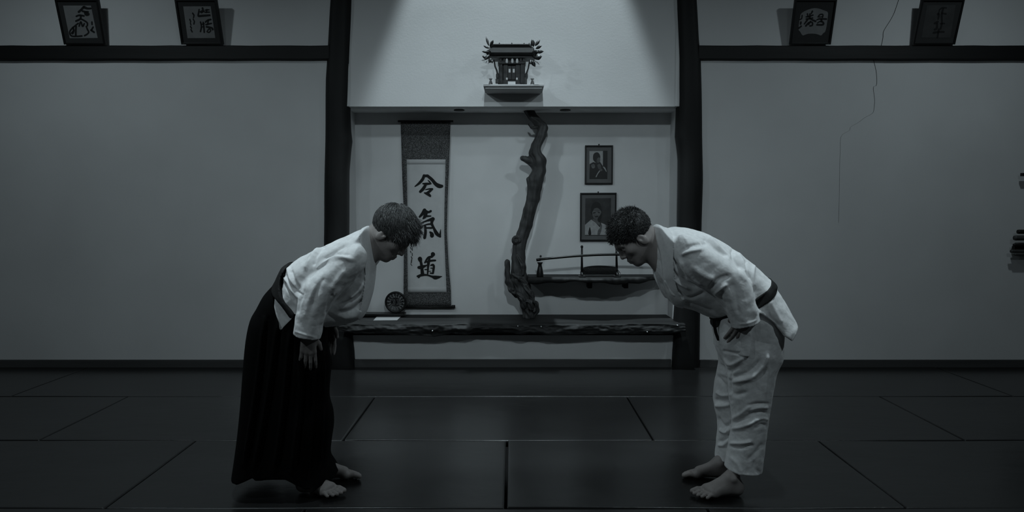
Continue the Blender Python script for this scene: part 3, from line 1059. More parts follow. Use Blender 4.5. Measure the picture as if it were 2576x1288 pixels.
tw = ang * 5 + zz * 9 + 1.5 * np.sin(zz * 14)
disp = 0.0035 * np.sin(tw) + 0.0022 * np.sin(ang * 11 + zz * 16) * (0.4 + low) + low * 0.006 * np.sin(zz * 60 + 3 * np.sin(ang * 2 + zz * 8)) + low * 0.005 * np.sin(ang * 3 + zz * 33)
v = v + n * disp[:, None]
v[:, 2] = np.maximum(v[:, 2], Z_PLANK)
v[:, 2] = np.minimum(v[:, 2], z_soffit - 0.001)
tag(mesh_obj('tree_branch', v, f, M['bark']), 'dark gnarled tree branch rising from the plank to the alcove ceiling', 'branch')

# ------------------------------------------------------------------ sword shelf, sword stand, sword
ZS = P(1500, 690, NY)[2]
top_front = [(1318, 697), (1345, 697.5), (1400, 698), (1450, 700), (1500, 700.5), (1560, 699), (1610, 697), (1650, 695.5), (1675, 694.5)]
v, f = [], []
xs = np.linspace(1328, 1672, 90)
SHY = 6.29
for i, x in enumerate(xs):
    t = np.interp(x, [p[0] for p in top_front], [p[1] for p in top_front])
    yf = on_plane(x, t, (0, 0, ZS), (0, 0, 1))[1] + 0.006 * math.sin(i * .5) + 0.004 * math.sin(i * 1.3)
    yf = max(yf, 6.18)
    X = P(x, 700, 6.4)[0]
    X = min(X, NXR - 0.004)
    bt = 0.045 + 0.012 * math.sin(i * 0.11 + 1) + 0.006 * math.sin(i * .37)
    prof = [(NY - 0.002, ZS), (yf + 0.02, ZS), (yf + 0.004, ZS - 0.006), (yf - 0.004, ZS - 0.022 + 0.004 * math.sin(i * .7)), (yf + 0.012, ZS - bt), (yf + 0.06, ZS - bt - 0.004), (NY - 0.002, ZS - bt)]
    v += [(X, a, b_) for a, b_ in prof]
NP = len(prof)
for i in range(len(xs) - 1):
    for k in range(NP):
        k2 = (k + 1) % NP
        f.append((i * NP + k, (i + 1) * NP + k, (i + 1) * NP + k2, i * NP + k2))
f += [tuple(range(NP)), tuple((len(xs) - 1) * NP + k for k in range(NP - 1, -1, -1))]
root = empty('wooden_shelf', P(1500, 700, 6.45), 'dark natural-edge wooden shelf fixed beside the branch, carrying the sword stand', 'shelf')
mesh_obj('board', v, f, M['plank'], root)
for x in (1482, 1572):
    c = P(x, 728, NY - 0.05)
    MB().box((c[0] - .02, NY - 0.12, ZS - 0.115), (c[0] + .02, NY - 0.002, ZS - 0.05)).build('bracket', M['plank'], root, bevel=0.006)

K5 = crop(1320, 600, 6.44)
TY = 6.36
kz = TY / F / 6.44


def S5(x, y, dy=0.0): return P(*K5(x, y), TY + dy)


root = empty('sword_stand', (P(1508, 690, TY)[0], TY, ZS), 'black sword stand with two slim posts and woven panel', 'sword stand')
for x, top, bx in ((926, 135, 926), (1482, 60, 1492)):
    a, b = S5(x, top), S5(bx, 590)
    b[2] = ZS + 0.03
    p_ = MB().tube([a, (a + b) / 2, b], [15 * kz, 17 * kz, 23 * kz], 10).build('post', M['black'], root, True)
    MB().lathe(a, [(2 * kz, 26 * kz), (17 * kz, 18 * kz), (23 * kz, 4 * kz), (20 * kz, -12 * kz), (12 * kz, -20 * kz)], 14).build('knob', M['black'], p_, True)
    arm = S5(x, 300, -0.03)
    MB().tube([S5(x, 314), S5(x, 314, -0.024), S5(x, 296, -0.041)], [9 * kz, 9 * kz, 8 * kz], 8).build('rest_hook', M['black'], p_, True)
    MB().box((b[0] - 55 * kz, TY - 0.055, ZS), (b[0] + 55 * kz, TY + 0.055, ZS + 0.012)).build('foot', M['black'], root, bevel=0.004)
    MB().tube([(b[0], TY - 0.05, ZS + 0.014), (b[0], TY, ZS + 0.038), (b[0], TY + 0.05, ZS + 0.014)], [0.008, 0.016, 0.008], 10).build('scroll_foot', M['black'], root, True)
pan = catmull([(950, 470), (1050, 448), (1180, 438), (1320, 442), (1480, 462)], 5, False)
vv = [S5(x, y) for x, y in pan] + [S5(1500, 580), S5(940, 580)]
vv = [np.array([p[0], TY - 0.008, p[2]]) for p in vv]
MB().slab(vv[::-1], (0, 0.016, 0)).build('panel', M['black'], root)
m_ = MB()
for k in range(26):
    x0 = 950 + k * 24
    a, b = S5(x0, 568), S5(x0 - 70, 470)
    if x0 - 70 < 950: continue
    m_.tube([np.array([b[0], TY - 0.009, b[2]]), np.array([a[0], TY - 0.009, a[2]])], 0.0025, 6)
m_.build('woven_strands', material('woven_cane', 0.035, 0.5, 0.4), root, True)
a, b = S5(985, 612), S5(1440, 612)
MB().box((a[0], TY - 0.012, ZS + 0.002), (b[0], TY + 0.012, ZS + 0.012)).build('crossbar', M['black'], root, bevel=0.003)
root = empty('sheathed_sword', S5(900, 280, -.02), 'slightly curved black sheathed sword resting across the stand posts', 'sword')
sp = [S5(x, y, -0.022) for x, y in catmull([(190, 346), (400, 322), (600, 303), (930, 277), (1300, 262), (1600, 262), (2000, 275), (2150, 285)], 4, False)]
rad = [20 * kz] * len(sp)
MB().tube(sp[:-6], rad[:-6], 12).build('scabbard', M['black'], root, True)
MB().tube(sp[-7:], 18 * kz, 12).build('handle', M['black'], root, True)
MB().tube([S5(188, 350, -.022), S5(255, 340, -.022)], 24 * kz, 12).build('end_cap', M['black'], root, True)
c = S5(247, 590)
root = MB().lathe((c[0], TY, ZS), [(56 * kz, 0), (58 * kz, 20 * kz), (50 * kz, 90 * kz), (38 * kz, 150 * kz), (28 * kz, 195 * kz), (34 * kz, 215 * kz), (46 * kz, 228 * kz), (46 * kz, 236 * kz)], 22).build('ornament', M['black'], None, True)
tag(root, 'small dark bell-shaped ornament on the shelf under the sword tip', 'ornament')
hk = P(1360, 644, NY - 0.012)
tag(MB().lathe(hk, [(0.001, -0.03), (0.007, -0.028), (0.010, -0.02), (0.004, -0.012), (0.004, 0.012)], 14, axis=1).build('wall_hook', M['staff'], None, True), 'tiny round hook on the alcove wall above the sword tip', 'hook')

# ------------------------------------------------------------------ framed portraits in the alcove
KP = crop(1440, 350, 4.77)


def wall_frame(label, outer, inner, photo, ground='photodark'):
    YF = NY - 0.004
    nrm = np.array([0, -1.0, 0])
    O = [P(*KP(x, y), YF) for x, y in outer]
    I = [P(*KP(x, y), YF) for x, y in inner]
    root = empty('photo_frame', (O[3] + O[2]) / 2, label, 'framed photograph', 'portrait photographs on the alcove wall')
    ring_frame('frame', O, I, nrm, 0.018, M['frame'], root)
    MB().slab([p + nrm * 0.001 for p in I], nrm * 0.004).build('mount', M['mountlight'], root)
    MB().slab([P(*KP(x, y), YF) + nrm * 0.0056 for x, y in photo], nrm * 0.001).build('photograph', M[ground], root)
    t = (O[0] + O[1]) / 2
    MB().tube([t + (0, 0.0, -0.004), t + (0, 0.0, 0.012)], 0.006, 8).build('hanger', M['frame'], root, True)
    return root, YF - 0.0068


def flat(mb, pts, Y, smooth=4):
    q = catmull(pts, smooth) if smooth else pts
    vv = [P(*KP(x, y), Y) for x, y in q]
    mb.add(vv, [tuple(range(len(vv)))])


def figure(parent, Y, layers, name):
    m_ = MB()
    mats = []
    for k, (pts, mat, sm) in enumerate(layers):
        mats.append(M[mat])
        m_.m = k
        flat(m_, pts, Y - 0.0003 * k, sm)
    m_.build(name, mats, parent)


root, yf = wall_frame('small framed photograph of a figure against pale backdrop, upper one in the alcove',
                      [(150, 75), (486, 75), (482, 541), (147, 541)], [(165, 92), (470, 92), (467, 524), (163, 524)], [(203, 140), (420, 140), (418, 478), (203, 478)])
figure(root, yf, [([(204, 142), (366, 142), (364, 470), (204, 470)], 'photolight', 0),
                  ([(250, 250), (250, 190), (275, 162), (305, 160), (325, 180), (335, 220), (320, 260), (290, 285)], 'photodark', 4),
                  ([(204, 476), (206, 300), (250, 275), (290, 285), (330, 270), (370, 330), (412, 380), (416, 476)], 'photodark', 0),
                  ([(290, 268), (296, 235), (320, 218), (335, 240), (328, 272), (305, 285)], 'photograb', 4),
                  ([(225, 310), (260, 300), (270, 340), (240, 350)], 'photograb', 4), ([(300, 310), (330, 300), (345, 350), (315, 360)], 'photograb', 4),
                  ([(280, 450), (300, 410), (325, 375), (330, 385), (305, 420), (288, 455)], 'photolight', 3), ([(365, 330), (390, 340), (410, 385), (405, 392), (385, 360)], 'photolight', 3),
                  ([(325, 360), (350, 355), (360, 375), (335, 385)], 'photograb', 4)], 'picture')
root, yf = wall_frame('larger framed dark portrait of a white-jacketed person, lower one in the alcove',
                      [(92, 645), (527, 643), (525, 1222), (90, 1222)], [(108, 662), (511, 660), (508, 1203), (106, 1203)], [(155, 710), (462, 708), (460, 1158), (150, 1158)], 'photoground')
figure(root, yf, [([(150, 1030), (225, 965), (275, 1000), (330, 1060), (345, 1005), (410, 1030), (432, 1090), (430, 1150), (150, 1150)], 'photolight', 0),
                  ([(225, 900), (222, 840), (240, 780), (285, 752), (330, 775), (352, 840), (345, 900), (300, 930)], 'photodark', 4),
                  ([(240, 905), (242, 850), (265, 810), (300, 805), (338, 840), (345, 900), (325, 955), (290, 970), (258, 950)], 'photograb', 4),
                  ([(250, 955), (290, 972), (325, 958), (330, 1040), (275, 1000), (235, 965)], 'photograb', 0),
                  ([(232, 880), (235, 820), (262, 775), (300, 765), (340, 800), (350, 880), (335, 850), (300, 826), (262, 834), (248, 860)], 'photodark', 3), ([(300, 960), (340, 900), (348, 860), (352, 930), (325, 1000)], 'photodark', 3), ([(245, 882), (275, 876), (278, 886), (250, 893)], 'photodark', 3), ([(306, 874), (330, 880), (328, 888), (308, 884)], 'photodark', 3), ([(272, 925), (310, 922), (305, 934), (278, 936)], 'photodark', 3),
                  ([(190, 1140), (205, 1060), (215, 1070), (225, 1145)], 'photodark', 3), ([(300, 1145), (310, 1090), (330, 1065), (345, 1010), (355, 1060), (330, 1145)], 'photograb', 3)], 'picture')

# ------------------------------------------------------------------ recessed lamps in the alcove ceiling (off)
for x, lab in ((1155, 'unlit recessed lamp in the alcove ceiling near the scroll'), (1422, 'unlit recessed lamp in the alcove ceiling near the portraits')):
    c = on_plane(x, 276, (0, 0, z_soffit), (0, 0, 1))
    root = empty('recessed_lamp', c, lab, 'recessed lamp', 'recessed lamps of the alcove ceiling')
    MB().lathe((c[0], c[1], z_soffit), [(0.030, -0.001), (0.044, -0.001), (0.047, -0.004), (0.044, -0.008), (0.030, -0.006)], 24).build('bezel', M['frame'], root, True)
    MB().lathe((c[0], c[1], z_soffit), [(0.001, -0.002), (0.029, -0.002), (0.029, -0.0045), (0.001, -0.005)], 20).build('lens', M['staff'], root, True)

# ------------------------------------------------------------------ household shrine on its shelf
K3 = crop(1160, 50, 5.6)
HY = 6.03
SFY = 5.88
zsh = P(1292, 212, SFY)[2]
xs0, xs1 = P(1216, 214, SFY)[0], P(1368.5, 214, SFY)[0]
root = empty('shrine_shelf', ((xs0 + xs1) / 2, WY, zsh - 0.02), 'pale plain wall shelf carrying the small wooden shrine', 'shelf')
MB().box((xs0, SFY, zsh - 0.016), (xs1, WY - 0.019, zsh)).build('board', M['shelfwhite'], root, bevel=0.002)
MB().box((xs0 + 0.015, SFY + 0.02, zsh - 0.030), (xs1 - 0.015, WY - 0.019, zsh - 0.016)).build('support', M['shelfwhite'], root)


def H3(x, y, dy=0.0): return P(*K3(x, y), HY + dy)


zbase = H3(700, 885)[2]
dzs = zsh - zbase + 0.0


def hz(y, dy=0.0): return H3(720, y, dy)[2] + dzs


def hx(x, dy=0.0): return H3(x, 600, dy)[0]


root = empty('household_shrine', (hx(708), HY, zsh), 'small dark wooden shrine with heavy roof and lattice doors on the wall shelf', 'shrine')


def hbox(x0, x1, y0, y1, d0, d1, name, mat, par=root, bev=0.0015):
    return MB().box((hx(x0), HY + d0, hz(y1)), (hx(x1), HY + d1, hz(y0))).build(name, mat, par, bevel=bev)


hbox(495, 920, 862, 884, -.07, .07, 'base', M['shrine'])
hbox(520, 905, 800, 862, -.055, .065, 'plinth', M['shrinedark'])
hbox(545, 880, 530, 800, -.03, .055, 'hall', M['shrinedark'])
for x0, x1 in ((530, 580), (838, 900)):
    hbox(x0, x1, 560, 850, -.06, -.035, 'pillar', M['shrine'])
for x0, x1 in ((600, 655), (770, 830)):
    hbox(x0, x1, 575, 830, -.048, -.034, 'post', M['shrine'])
for x0, x1 in ((658, 708), (716, 766)):
    d_ = hbox(x0, x1, 600, 790, -.042, -.032, 'door', M['shrine'])
    MB().box((hx(x0 + 12), HY - .046, hz(690)), (hx(x1 - 12), HY - .041, hz(640))).build('white_fitting', M['white'], d_)
    for xx in (x0 + 8, (x0 + x1) / 2, x1 - 8):
        MB().box((hx(xx - 2), HY - .0445, hz(785)), (hx(xx + 2), HY - .041, hz(700))).build('lattice_bar', M['shrinedark'], d_)
hbox(520, 910, 545, 575, -.075, .05, 'lintel', M['shrine'])
for x in (645, 722, 788):
    MB().lathe((hx(x), HY - .079, hz(545)), [(0.001, 0.024), (0.008, 0.018), (0.0105, 0.0), (0.009, -0.012), (0.001, -0.015)], 12).build('white_fitting', M['white'], root, True)
for x in (560, 610, 840, 880):
    hbox(x - 12, x + 12, 500, 545, -.08, .03, 'bracket', M['shrine'])
for x in (645, 785):
    MB().box((hx(x - 12), HY - .064, hz(802)), (hx(x + 12), HY - .055, hz(768))).build('white_fitting', M['white'], root)
hbox(660, 766, 832, 884, -.105, -.072, 'white_offering_box', M['white'])
for k in range(3):
    hbox(610 - k * 6, 655, 800 + k * 26, 826 + k * 26, -.075 - .012 * k, -.05, 'step', M['shrine'])
    hbox(770, 815 + k * 6, 800 + k * 26, 826 + k * 26, -.075 - .012 * k, -.05, 'step', M['shrine'])
# roof: eave block, sloped thatch, ridge
ro = MB()
prof = [(-.13, 470), (-.135, 440), (-.10, 400), (-.05, 350), (-.015, 318), (.03, 330), (.09, 400), (.10, 450), (.09, 470)]
vv = []
for x in (400, 1020):
    vv += [np.array([hx(x), HY + d, hz(y)]) for d, y in prof]
n_ = len(prof)
ro.add(vv, [tuple(range(n_)), tuple(range(2 * n_ - 1, n_ - 1, -1))] + [(k, k + n_, (k + 1) % n_ + n_, (k + 1) % n_) for k in range(n_)])
rf = ro.build('roof', M['roof'], root, bevel=0.003)
hbox(420, 990, 298, 334, -.03, .02, 'ridge', M['roof'], rf)
hbox(410, 1000, 286, 300, -.038, .028, 'ridge_cap', M['gold'], rf)
hbox(385, 1035, 462, 500, -.10, .07, 'eave', M['shrinedark'], rf)
for x, h_ in ((540, 250), (715, 250), (888, 255), (962, 250)):
    MB().slab([H3(x - 28, 290, -.005) + (0, 0, dzs), H3(x + 34, 290, -.005) + (0, 0, dzs), H3(x + 10, 270, -.005) + (0, 0, dzs), H3(x, h_, -.005) + (0, 0, dzs), H3(x - 14, 272, -.005) + (0, 0, dzs)], (0, 0.012, 0)).build('ridge_ornament', M['shrinedark'], rf)
for sgn, pts in ((1, [(464, 498), (478, 590), (500, 640), (512, 690), (512, 760)]), (-1, [(968, 498), (945, 620), (930, 660), (918, 710), (918, 770)])):
    MB().tube([H3(x, y, -.07) + (0, 0, dzs) for x, y in pts], [0.006, 0.006, 0.007, 0.008, 0.007], 8).build('curved_prop', M['shrinedark'], root, True)
    c = H3(pts[-1][0], 725, -.072) + (0, 0, dzs)
    MB().lathe(c, [(0.004, 0.028), (0.012, 0.015), (0.013, -0.01), (0.008, -0.025)], 12).build('prop_boss', M['shrinedark'], root, True)
hbox(487, 530, 790, 850, -.09, -.06, 'side_fence', M['shrine'])
hbox(893, 925, 770, 862, -.09, -.06, 'side_fence', M['shrine'])
# vases
for x, lab in ((415, 'tiny patterned vase on the shrine shelf, on the scroll side of the shrine'), (1004, 'tiny patterned vase on the shrine shelf, on the portrait side of the shrine')):
    c = (hx(x, -.05), HY - .05, zsh)
    o = MB().lathe(c, [(0.011, 0), (0.014, 0.004), (0.016, 0.018), (0.012, 0.036), (0.007, 0.046), (0.009, 0.052), (0.015, 0.060)], 16).build('vase', M['vase'], None, True)
    tag(o, lab, 'vase', 'vases flanking the shrine')
# evergreen sprigs tied to the roof ends
lv = {0: [((390, 300), (350, 165), 26), ((410, 300), (455, 215), 34), ((400, 335), (312, 295), 26), ((400, 385), (290, 378), 30), ((380, 480), (295, 440), 36), ((400, 420), (330, 500), 40), ((420, 470), (400, 540), 44), ((395, 350), (375, 440), 60), ((430, 330), (420, 250), 40), ((430, 490), (440, 545), 30), ((340, 495), (282, 500), 8), ((370, 500), (345, 545), 7), ((400, 500), (375, 560), 6)],
      1: [((1020, 310), (1000, 200), 44), ((1040, 300), (1112, 210), 34), ((1050, 340), (1140, 290), 34), ((1050, 385), (1165, 375), 40), ((1040, 470), (1140, 445), 60), ((1010, 430), (1100, 490), 50), ((990, 500), (1045, 595), 44), ((980, 490), (980, 560), 40), ((1030, 350), (1050, 440), 70), ((985, 330), (960, 250), 26), ((1060, 510), (1105, 570), 7), ((1030, 500), (1070, 540), 7)]}
for s_, lab in ((0, 'dark evergreen sprig spiking out at the shrine roof end, on the scroll side'), (1, 'dark evergreen sprig spiking out at the shrine roof end, on the portrait side')):
    m_ = MB()
    rr = random.Random(s_ + 2)
    for (a, b, wd) in lv[s_]:
        dy = rr.uniform(-.19, -.165)
        A, B_ = H3(*a, dy) + (0, 0, dzs), H3(*b, dy + rr.uniform(-.03, .03)) + (0, 0, dzs)
        t = B_ - A
        L = np.linalg.norm(t)
        t /= L
        nn = np.cross(t, (0, 1, 0))
        nn /= np.linalg.norm(nn)
        hw = wd * 0.64 * HY / F / 5.6
        prof = [(0, .15), (.25, .8), (.5, 1), (.75, .7), (1, .03)]
        vv = []
        for u, k in prof:
            c = A + t * L * u
            vv += [c - nn * hw * k, c + (0, -0.006 * k, 0), c + nn * hw * k, c + (0, 0.004 * k, 0)]
        ff = []
        for i in range(4):
            for k in range(4):
                ff.append((4 * i + k, 4 * i + (k + 1) % 4, 4 * i + 4 + (k + 1) % 4, 4 * i + 4 + k))
        ff += [(0, 3, 2, 1), (16, 17, 18, 19)]
        m_.add(vv, ff)
    cx_ = 392 if s_ == 0 else 1032
    for yy_ in (330, 400, 470):
        m_.tube([H3(cx_, 415, -.172) + (0, 0, dzs), H3(cx_ + (6 if s_ == 0 else -6), yy_, -.176) + (0, 0, dzs)], 0.0025, 6)
    tag(m_.build('evergreen_sprig', M['leaf'], None, True), lab, 'evergreen sprig', 'evergreen sprigs on the shrine')

# ------------------------------------------------------------------ staffs on the wall rack, mostly outside the frame
RY = 6.12
for x0, y, hw, mat, lab in ((2560, 583, 5.5, 'staffdark', 'black wooden staff end, topmost on the wall rack'), (2551.5, 598.5, 6.5, 'staff', 'grey wooden staff end, second from the top on the wall rack'),
                            (2549.5, 616.5, 4.0, 'staffdark', 'thin black staff end, third from the top on the wall rack'), (2542.5, 632, 4.2, 'staff', 'grey wooden staff end reaching farthest out on the wall rack'),
                            (2551.5, 640.2, 3.0, 'staff', 'thin grey staff end, lowest on the wall rack')):
    a, b = P(x0, y, RY), P(2760, y, RY)
    r_ = hw * RY / F
    o = MB().tube([a, a + (0.01, 0, 0), b], [r_ * .9, r_, r_], 14).build('wooden_staff', M[mat], None, True)
    tag(o, lab, 'wooden staff', 'staffs on the wall rack')
root = empty('weapon_rack', P(2590, 620, WY), 'dark wall rack holding the horizontal staffs', 'rack')
a, b = P(2562, 620, RY - .02), P(2700, 629, RY - .02)
MB().box((a[0], RY + 0.022, b[2]), (b[0], RY + .06, a[2])).build('bracket', M['staffdark'], root)
a, b = P(2640, 430, RY), P(2670, 650, RY)
MB().box((a[0], RY + 0.04, b[2]), (b[0], WY, a[2])).build('upright', M['staffdark'], root)
a, b = P(2573, 435, RY), P(2700, 443, RY)
MB().box((a[0], RY, b[2]), (b[0], RY + .03, a[2])).build('peg', M['staffdark'], root)

# ------------------------------------------------------------------ people
def unit(a):
    a = np.asarray(a, float)
    return a / np.linalg.norm(a)


def head(fld, c, fdir, udir, s=1.0):
    fdir, udir = unit(fdir), unit(udir)
    sdir = np.cross(udir, fdir)
    T = lambda f_, l_, u_: np.asarray(c) + s * (f_ * fdir + l_ * sdir + u_ * udir)
    A = [fdir, sdir, udir]
    fld.ell(T(-.012, 0, .036), A, (.097 * s, .075 * s, .088 * s), .02)
    fld.ell(T(.022, 0, -.035), A, (.066 * s, .057 * s, .078 * s), .03)
    for l in (-1, 1):
        fld.cone(T(-.022, l * .046, -.052), .021 * s, T(.058, l * .014, -.103), .017 * s, .03)
        fld.cone(T(.086, l * .008, .018), .009 * s, T(.070, l * .046, .014), .010 * s, .02)
        fld.ell(T(.056, l * .042, -.030), A, (.022 * s, .02 * s, .018 * s), .025)
    fld.ball(T(.076, 0, -.102), .017 * s, .025)
    fld.ell(T(.062, 0, -.066), A, (.034 * s, .034 * s, .034 * s), .02)
    for l in (-1, 1):
        fld.ell(T(.094, l * .031, -.004), A, (.014 * s, .016 * s, .010 * s), .018, cut=True)
        fld.ell(T(.0745, l * .031, -.006), A, (.011 * s, .014 * s, .0105 * s), .005)
        fld.cone(T(.0845, l * .020, -.011), .0022 * s, T(.080, l * .043, -.011), .0022 * s, .003)
    fld.cone(T(.086, 0, .010), .008 * s, T(.108, 0, -.034), .0100 * s, .016)
    for l in (-1, 1): fld.ball(T(.096, l * .0115, -.039), .0082 * s, .009)
    for l in (-1, 1):
        fld.cone(T(.098, 0, -.0655), .0058 * s, T(.089, l * .020, -.070), .0035 * s, .008)
        fld.cone(T(.0955, 0, -.0785), .0066 * s, T(.087, l * .017, -.0755), .0038 * s, .008)
        fld.cone(T(.104, 0, -.0722), .0016 * s, T(.092, l * .021, -.0725), .0012 * s, .003, cut=True)
    for l in (-1, 1):
        e = unit(fdir * .18 + udir)
        q = np.cross(e, sdir)
        fld.ell(T(-.014, l * .073, -.030), [q, sdir, e], (.020 * s, .008 * s, .034 * s), .006)
        fld.ell(T(-.010, l * .084, -.022), [q, sdir, e], (.011 * s, .008 * s, .018 * s), .004, cut=True)
        fld.ball(T(-.004, l * .076, -.030), .006 * s, .004)
    return T, A


def foot(fld, heel, yaw, little, s=1.0):
    """bare foot; heel = point on the floor under the heel, little = +1/-1 side of the little toe (left of heading = +1)"""
    fw = np.array([math.cos(yaw), math.sin(yaw), 0])
    lf = np.array([-math.sin(yaw), math.cos(yaw), 0]) * little
    T = lambda a, b, c: np.asarray(heel) + s * (a * fw + b * lf + np.array([0, 0, c]))
    fld.ball(T(.03, 0, .031), .031 * s, .01)
    fld.cone(T(.03, 0, .035), .031 * s, T(.055, 0, .076), .033 * s, .025)
    fld.cone(T(.04, .004, .030), .029 * s, T(.145, .008, .024), .024 * s, .02)
    fld.cone(T(.06, -.006, .072), .032 * s, T(.165, -.014, .030), .019 * s, .03)
    fld.cone(T(.172, -.026, .022), .0215 * s, T(.150, .030, .018), .018 * s, .02)
    fld.cone(T(.075, .0, .04), .03 * s, T(.155, .02, .022), .02 * s, .02)
    for b in (-1, 1): fld.ball(T(.055, b * .032, .082), .010 * s, .014)
    toes = [((.185, -.030, .019), .0135, (.236, -.027, .014), .0130), ((.182, -.006, .018), .0092, (.236, -.004, .0105), .0092), ((.178, .012, .017), .0086, (.226, .016, .0098), .0088),
            ((.170, .027, .016), .0082, (.212, .0335, .0092), .0084), ((.158, .040, .014), .0080, (.193, .050, .0090), .0084)]
    for a, r1, b, r2 in toes:
        mid = [(a[i] + b[i]) / 2 + (.006 if i == 2 else 0) for i in range(3)]
        fld.cone(T(*a), r1 * s, T(*mid), r1 * .95 * s, .005)
        fld.cone(T(*mid), r1 * .95 * s, T(*b), r2 * s, .002)
    return T


def hand(fld, wrist, xdir, zdir, thumb, s=1.0, curl=1.0):
    """hand: xdir towards the fingertips, zdir out of the back of the hand, thumb = rough direction of the thumb side"""
    x = unit(xdir)
    z = np.asarray(zdir, float)
    z = unit(z - x * np.dot(z, x))
    y = np.cross(z, x)
    if np.dot(y, thumb) < 0: y = -y
    T = lambda a, b, c: np.asarray(wrist) + s * (a * x + b * y + c * z)
    kn = [(.086, .027, 0), (.090, .008, .002), (.085, -.012, 0), (.076, -.030, -.003)]
    for k in kn: fld.cone(T(-.01, k[1] * .5, 0), .018 * s, T(*k), .0115 * s, .012)
    seg = [(.043, .025, .021), (.047, .029, .022), (.043, .027, .021), (.034, .021, .019)]
    spread = [.10, .02, -.06, -.16]
    for k, sg, spr, cu in zip(kn, seg, spread, (.30, .34, .36, .42)):
        p = np.array(k)
        a = cu * curl * .6
        r = .0100
        for i, L in enumerate(sg):
            q = p + np.array([math.cos(a) * L * math.cos(spr), math.cos(a) * L * math.sin(spr), -math.sin(a) * L])
            fld.cone(T(*p), r * s, T(*q), (r - .0009) * s, .004 if i == 0 else .002)
            p, r = q, r - .0009
            a += cu * curl
    fld.cone(T(.012, .020, -.006), .016 * s, T(.050, .050, -.014), .0125 * s, .012)
    fld.cone(T(.050, .050, -.014), .0125 * s, T(.080, .060, -.020), .0095 * s, .003)


def strands(roots, length, steps, comb, grav, rad, inside, jitter, seed, lift=0.25):
    """tapered hair tufts as one mesh"""
    r = np.random.RandomState(seed)
    mb = MB()
    for p, n in roots:
        L = length * r.uniform(.6, 1.15)
        d = comb(p, n)
        d = unit(d - n * np.dot(d, n))
        d = unit(d + r.normal(0, jitter, 3)) + n * lift * r.uniform(.5, 1.4)
        d = unit(d)
        pts, rr = [p], [rad * r.uniform(.7, 1.2)]
        r0 = rr[0]
        cv = r.normal(0, jitter * .6, 3)
        for k in range(steps):
            q = pts[-1] + d * L / steps
            q = inside(q)
            pts.append(q)
            rr.append(r0 * (1 - .85 * ((k + 1) / steps) ** 1.5))
            d = unit(d + np.array([0, 0, -1]) * grav + cv / steps)
        mb.tube(pts, rr, 5, True)
    return mb


def hair_cap(c, T, A, s, test, name, mat, grow, h=0.004):
    """close hair volume over the cranium; test(f,l,u) > 0 where hair grows (metres, smooth)"""
    lo = np.asarray(c) - 0.19
    fl = Field(lo, np.asarray(c) + 0.19, h)
    fl.ell(T(-.013, 0, .037), A, np.array((.098, .0765, .089)) * s + grow, .01)
    X, Y, Z = fl.x[:, None, None] - c[0], fl.y[None, :, None] - c[1], fl.z[None, None, :] - c[2]
    L = [(X * a[0] + Y * a[1] + Z * a[2]) / s for a in A]
    fl.D = smax(fl.D, -test(*L).astype(np.float32), 0.012)
    return fl


def scalp_roots(T, A, s, grow, test, count, seed):
    r = np.random.RandomState(seed)
    rad = np.array((.098, .0765, .089)) * s + grow
    out = []
    while len(out) < count:
        u = unit(r.normal(0, 1, 3))
        loc = np.array([-.013, 0, .037]) * s + rad * u
        if test(*(loc / s)) > 0.004:
            p = T(0, 0, 0) + loc[0] * A[0] + loc[1] * A[1] + loc[2] * A[2]
            n = unit(u[0] / rad[0] * A[0] + u[1] / rad[1] * A[1] + u[2] / rad[2] * A[2])
            out.append((p, n))
    return out


def push_out(c, T, A, s, grow, kmax=99.0):
    """keeps a hair point outside the scalp and, with kmax, close to it"""
    rad = np.array((.098, .0765, .089)) * s + grow
    cc = T(-.013, 0, .037)

    def fn(q):
        d = q - cc
        loc = np.array([np.dot(d, a) for a in A])
        k = np.linalg.norm(loc / rad)
        k2 = min(max(k, 1.0), kmax)
        if k2 != k:
            loc = loc / k * k2
            return cc + loc[0] * A[0] + loc[1] * A[1] + loc[2] * A[2]
        return q
    return fn


def build_mesh(fld, name, mat, parent, D=None, it=2, specs=None, noise=0.0, post=None):
    v, f = fld.mesh(D)
    v = relax(v, f, it)
    if specs: v = folds(v, f, specs, noise=noise)
    elif noise: v = folds(v, f, [], noise=noise)
    if specs: v = relax(v, f, 1, 0.3)
    if post is not None: v = post(v)
    return mesh_obj(name, v, f, mat, parent)


def F_(conv, pts, amp, wd): return ([conv(*p) for p in pts], amp, wd)


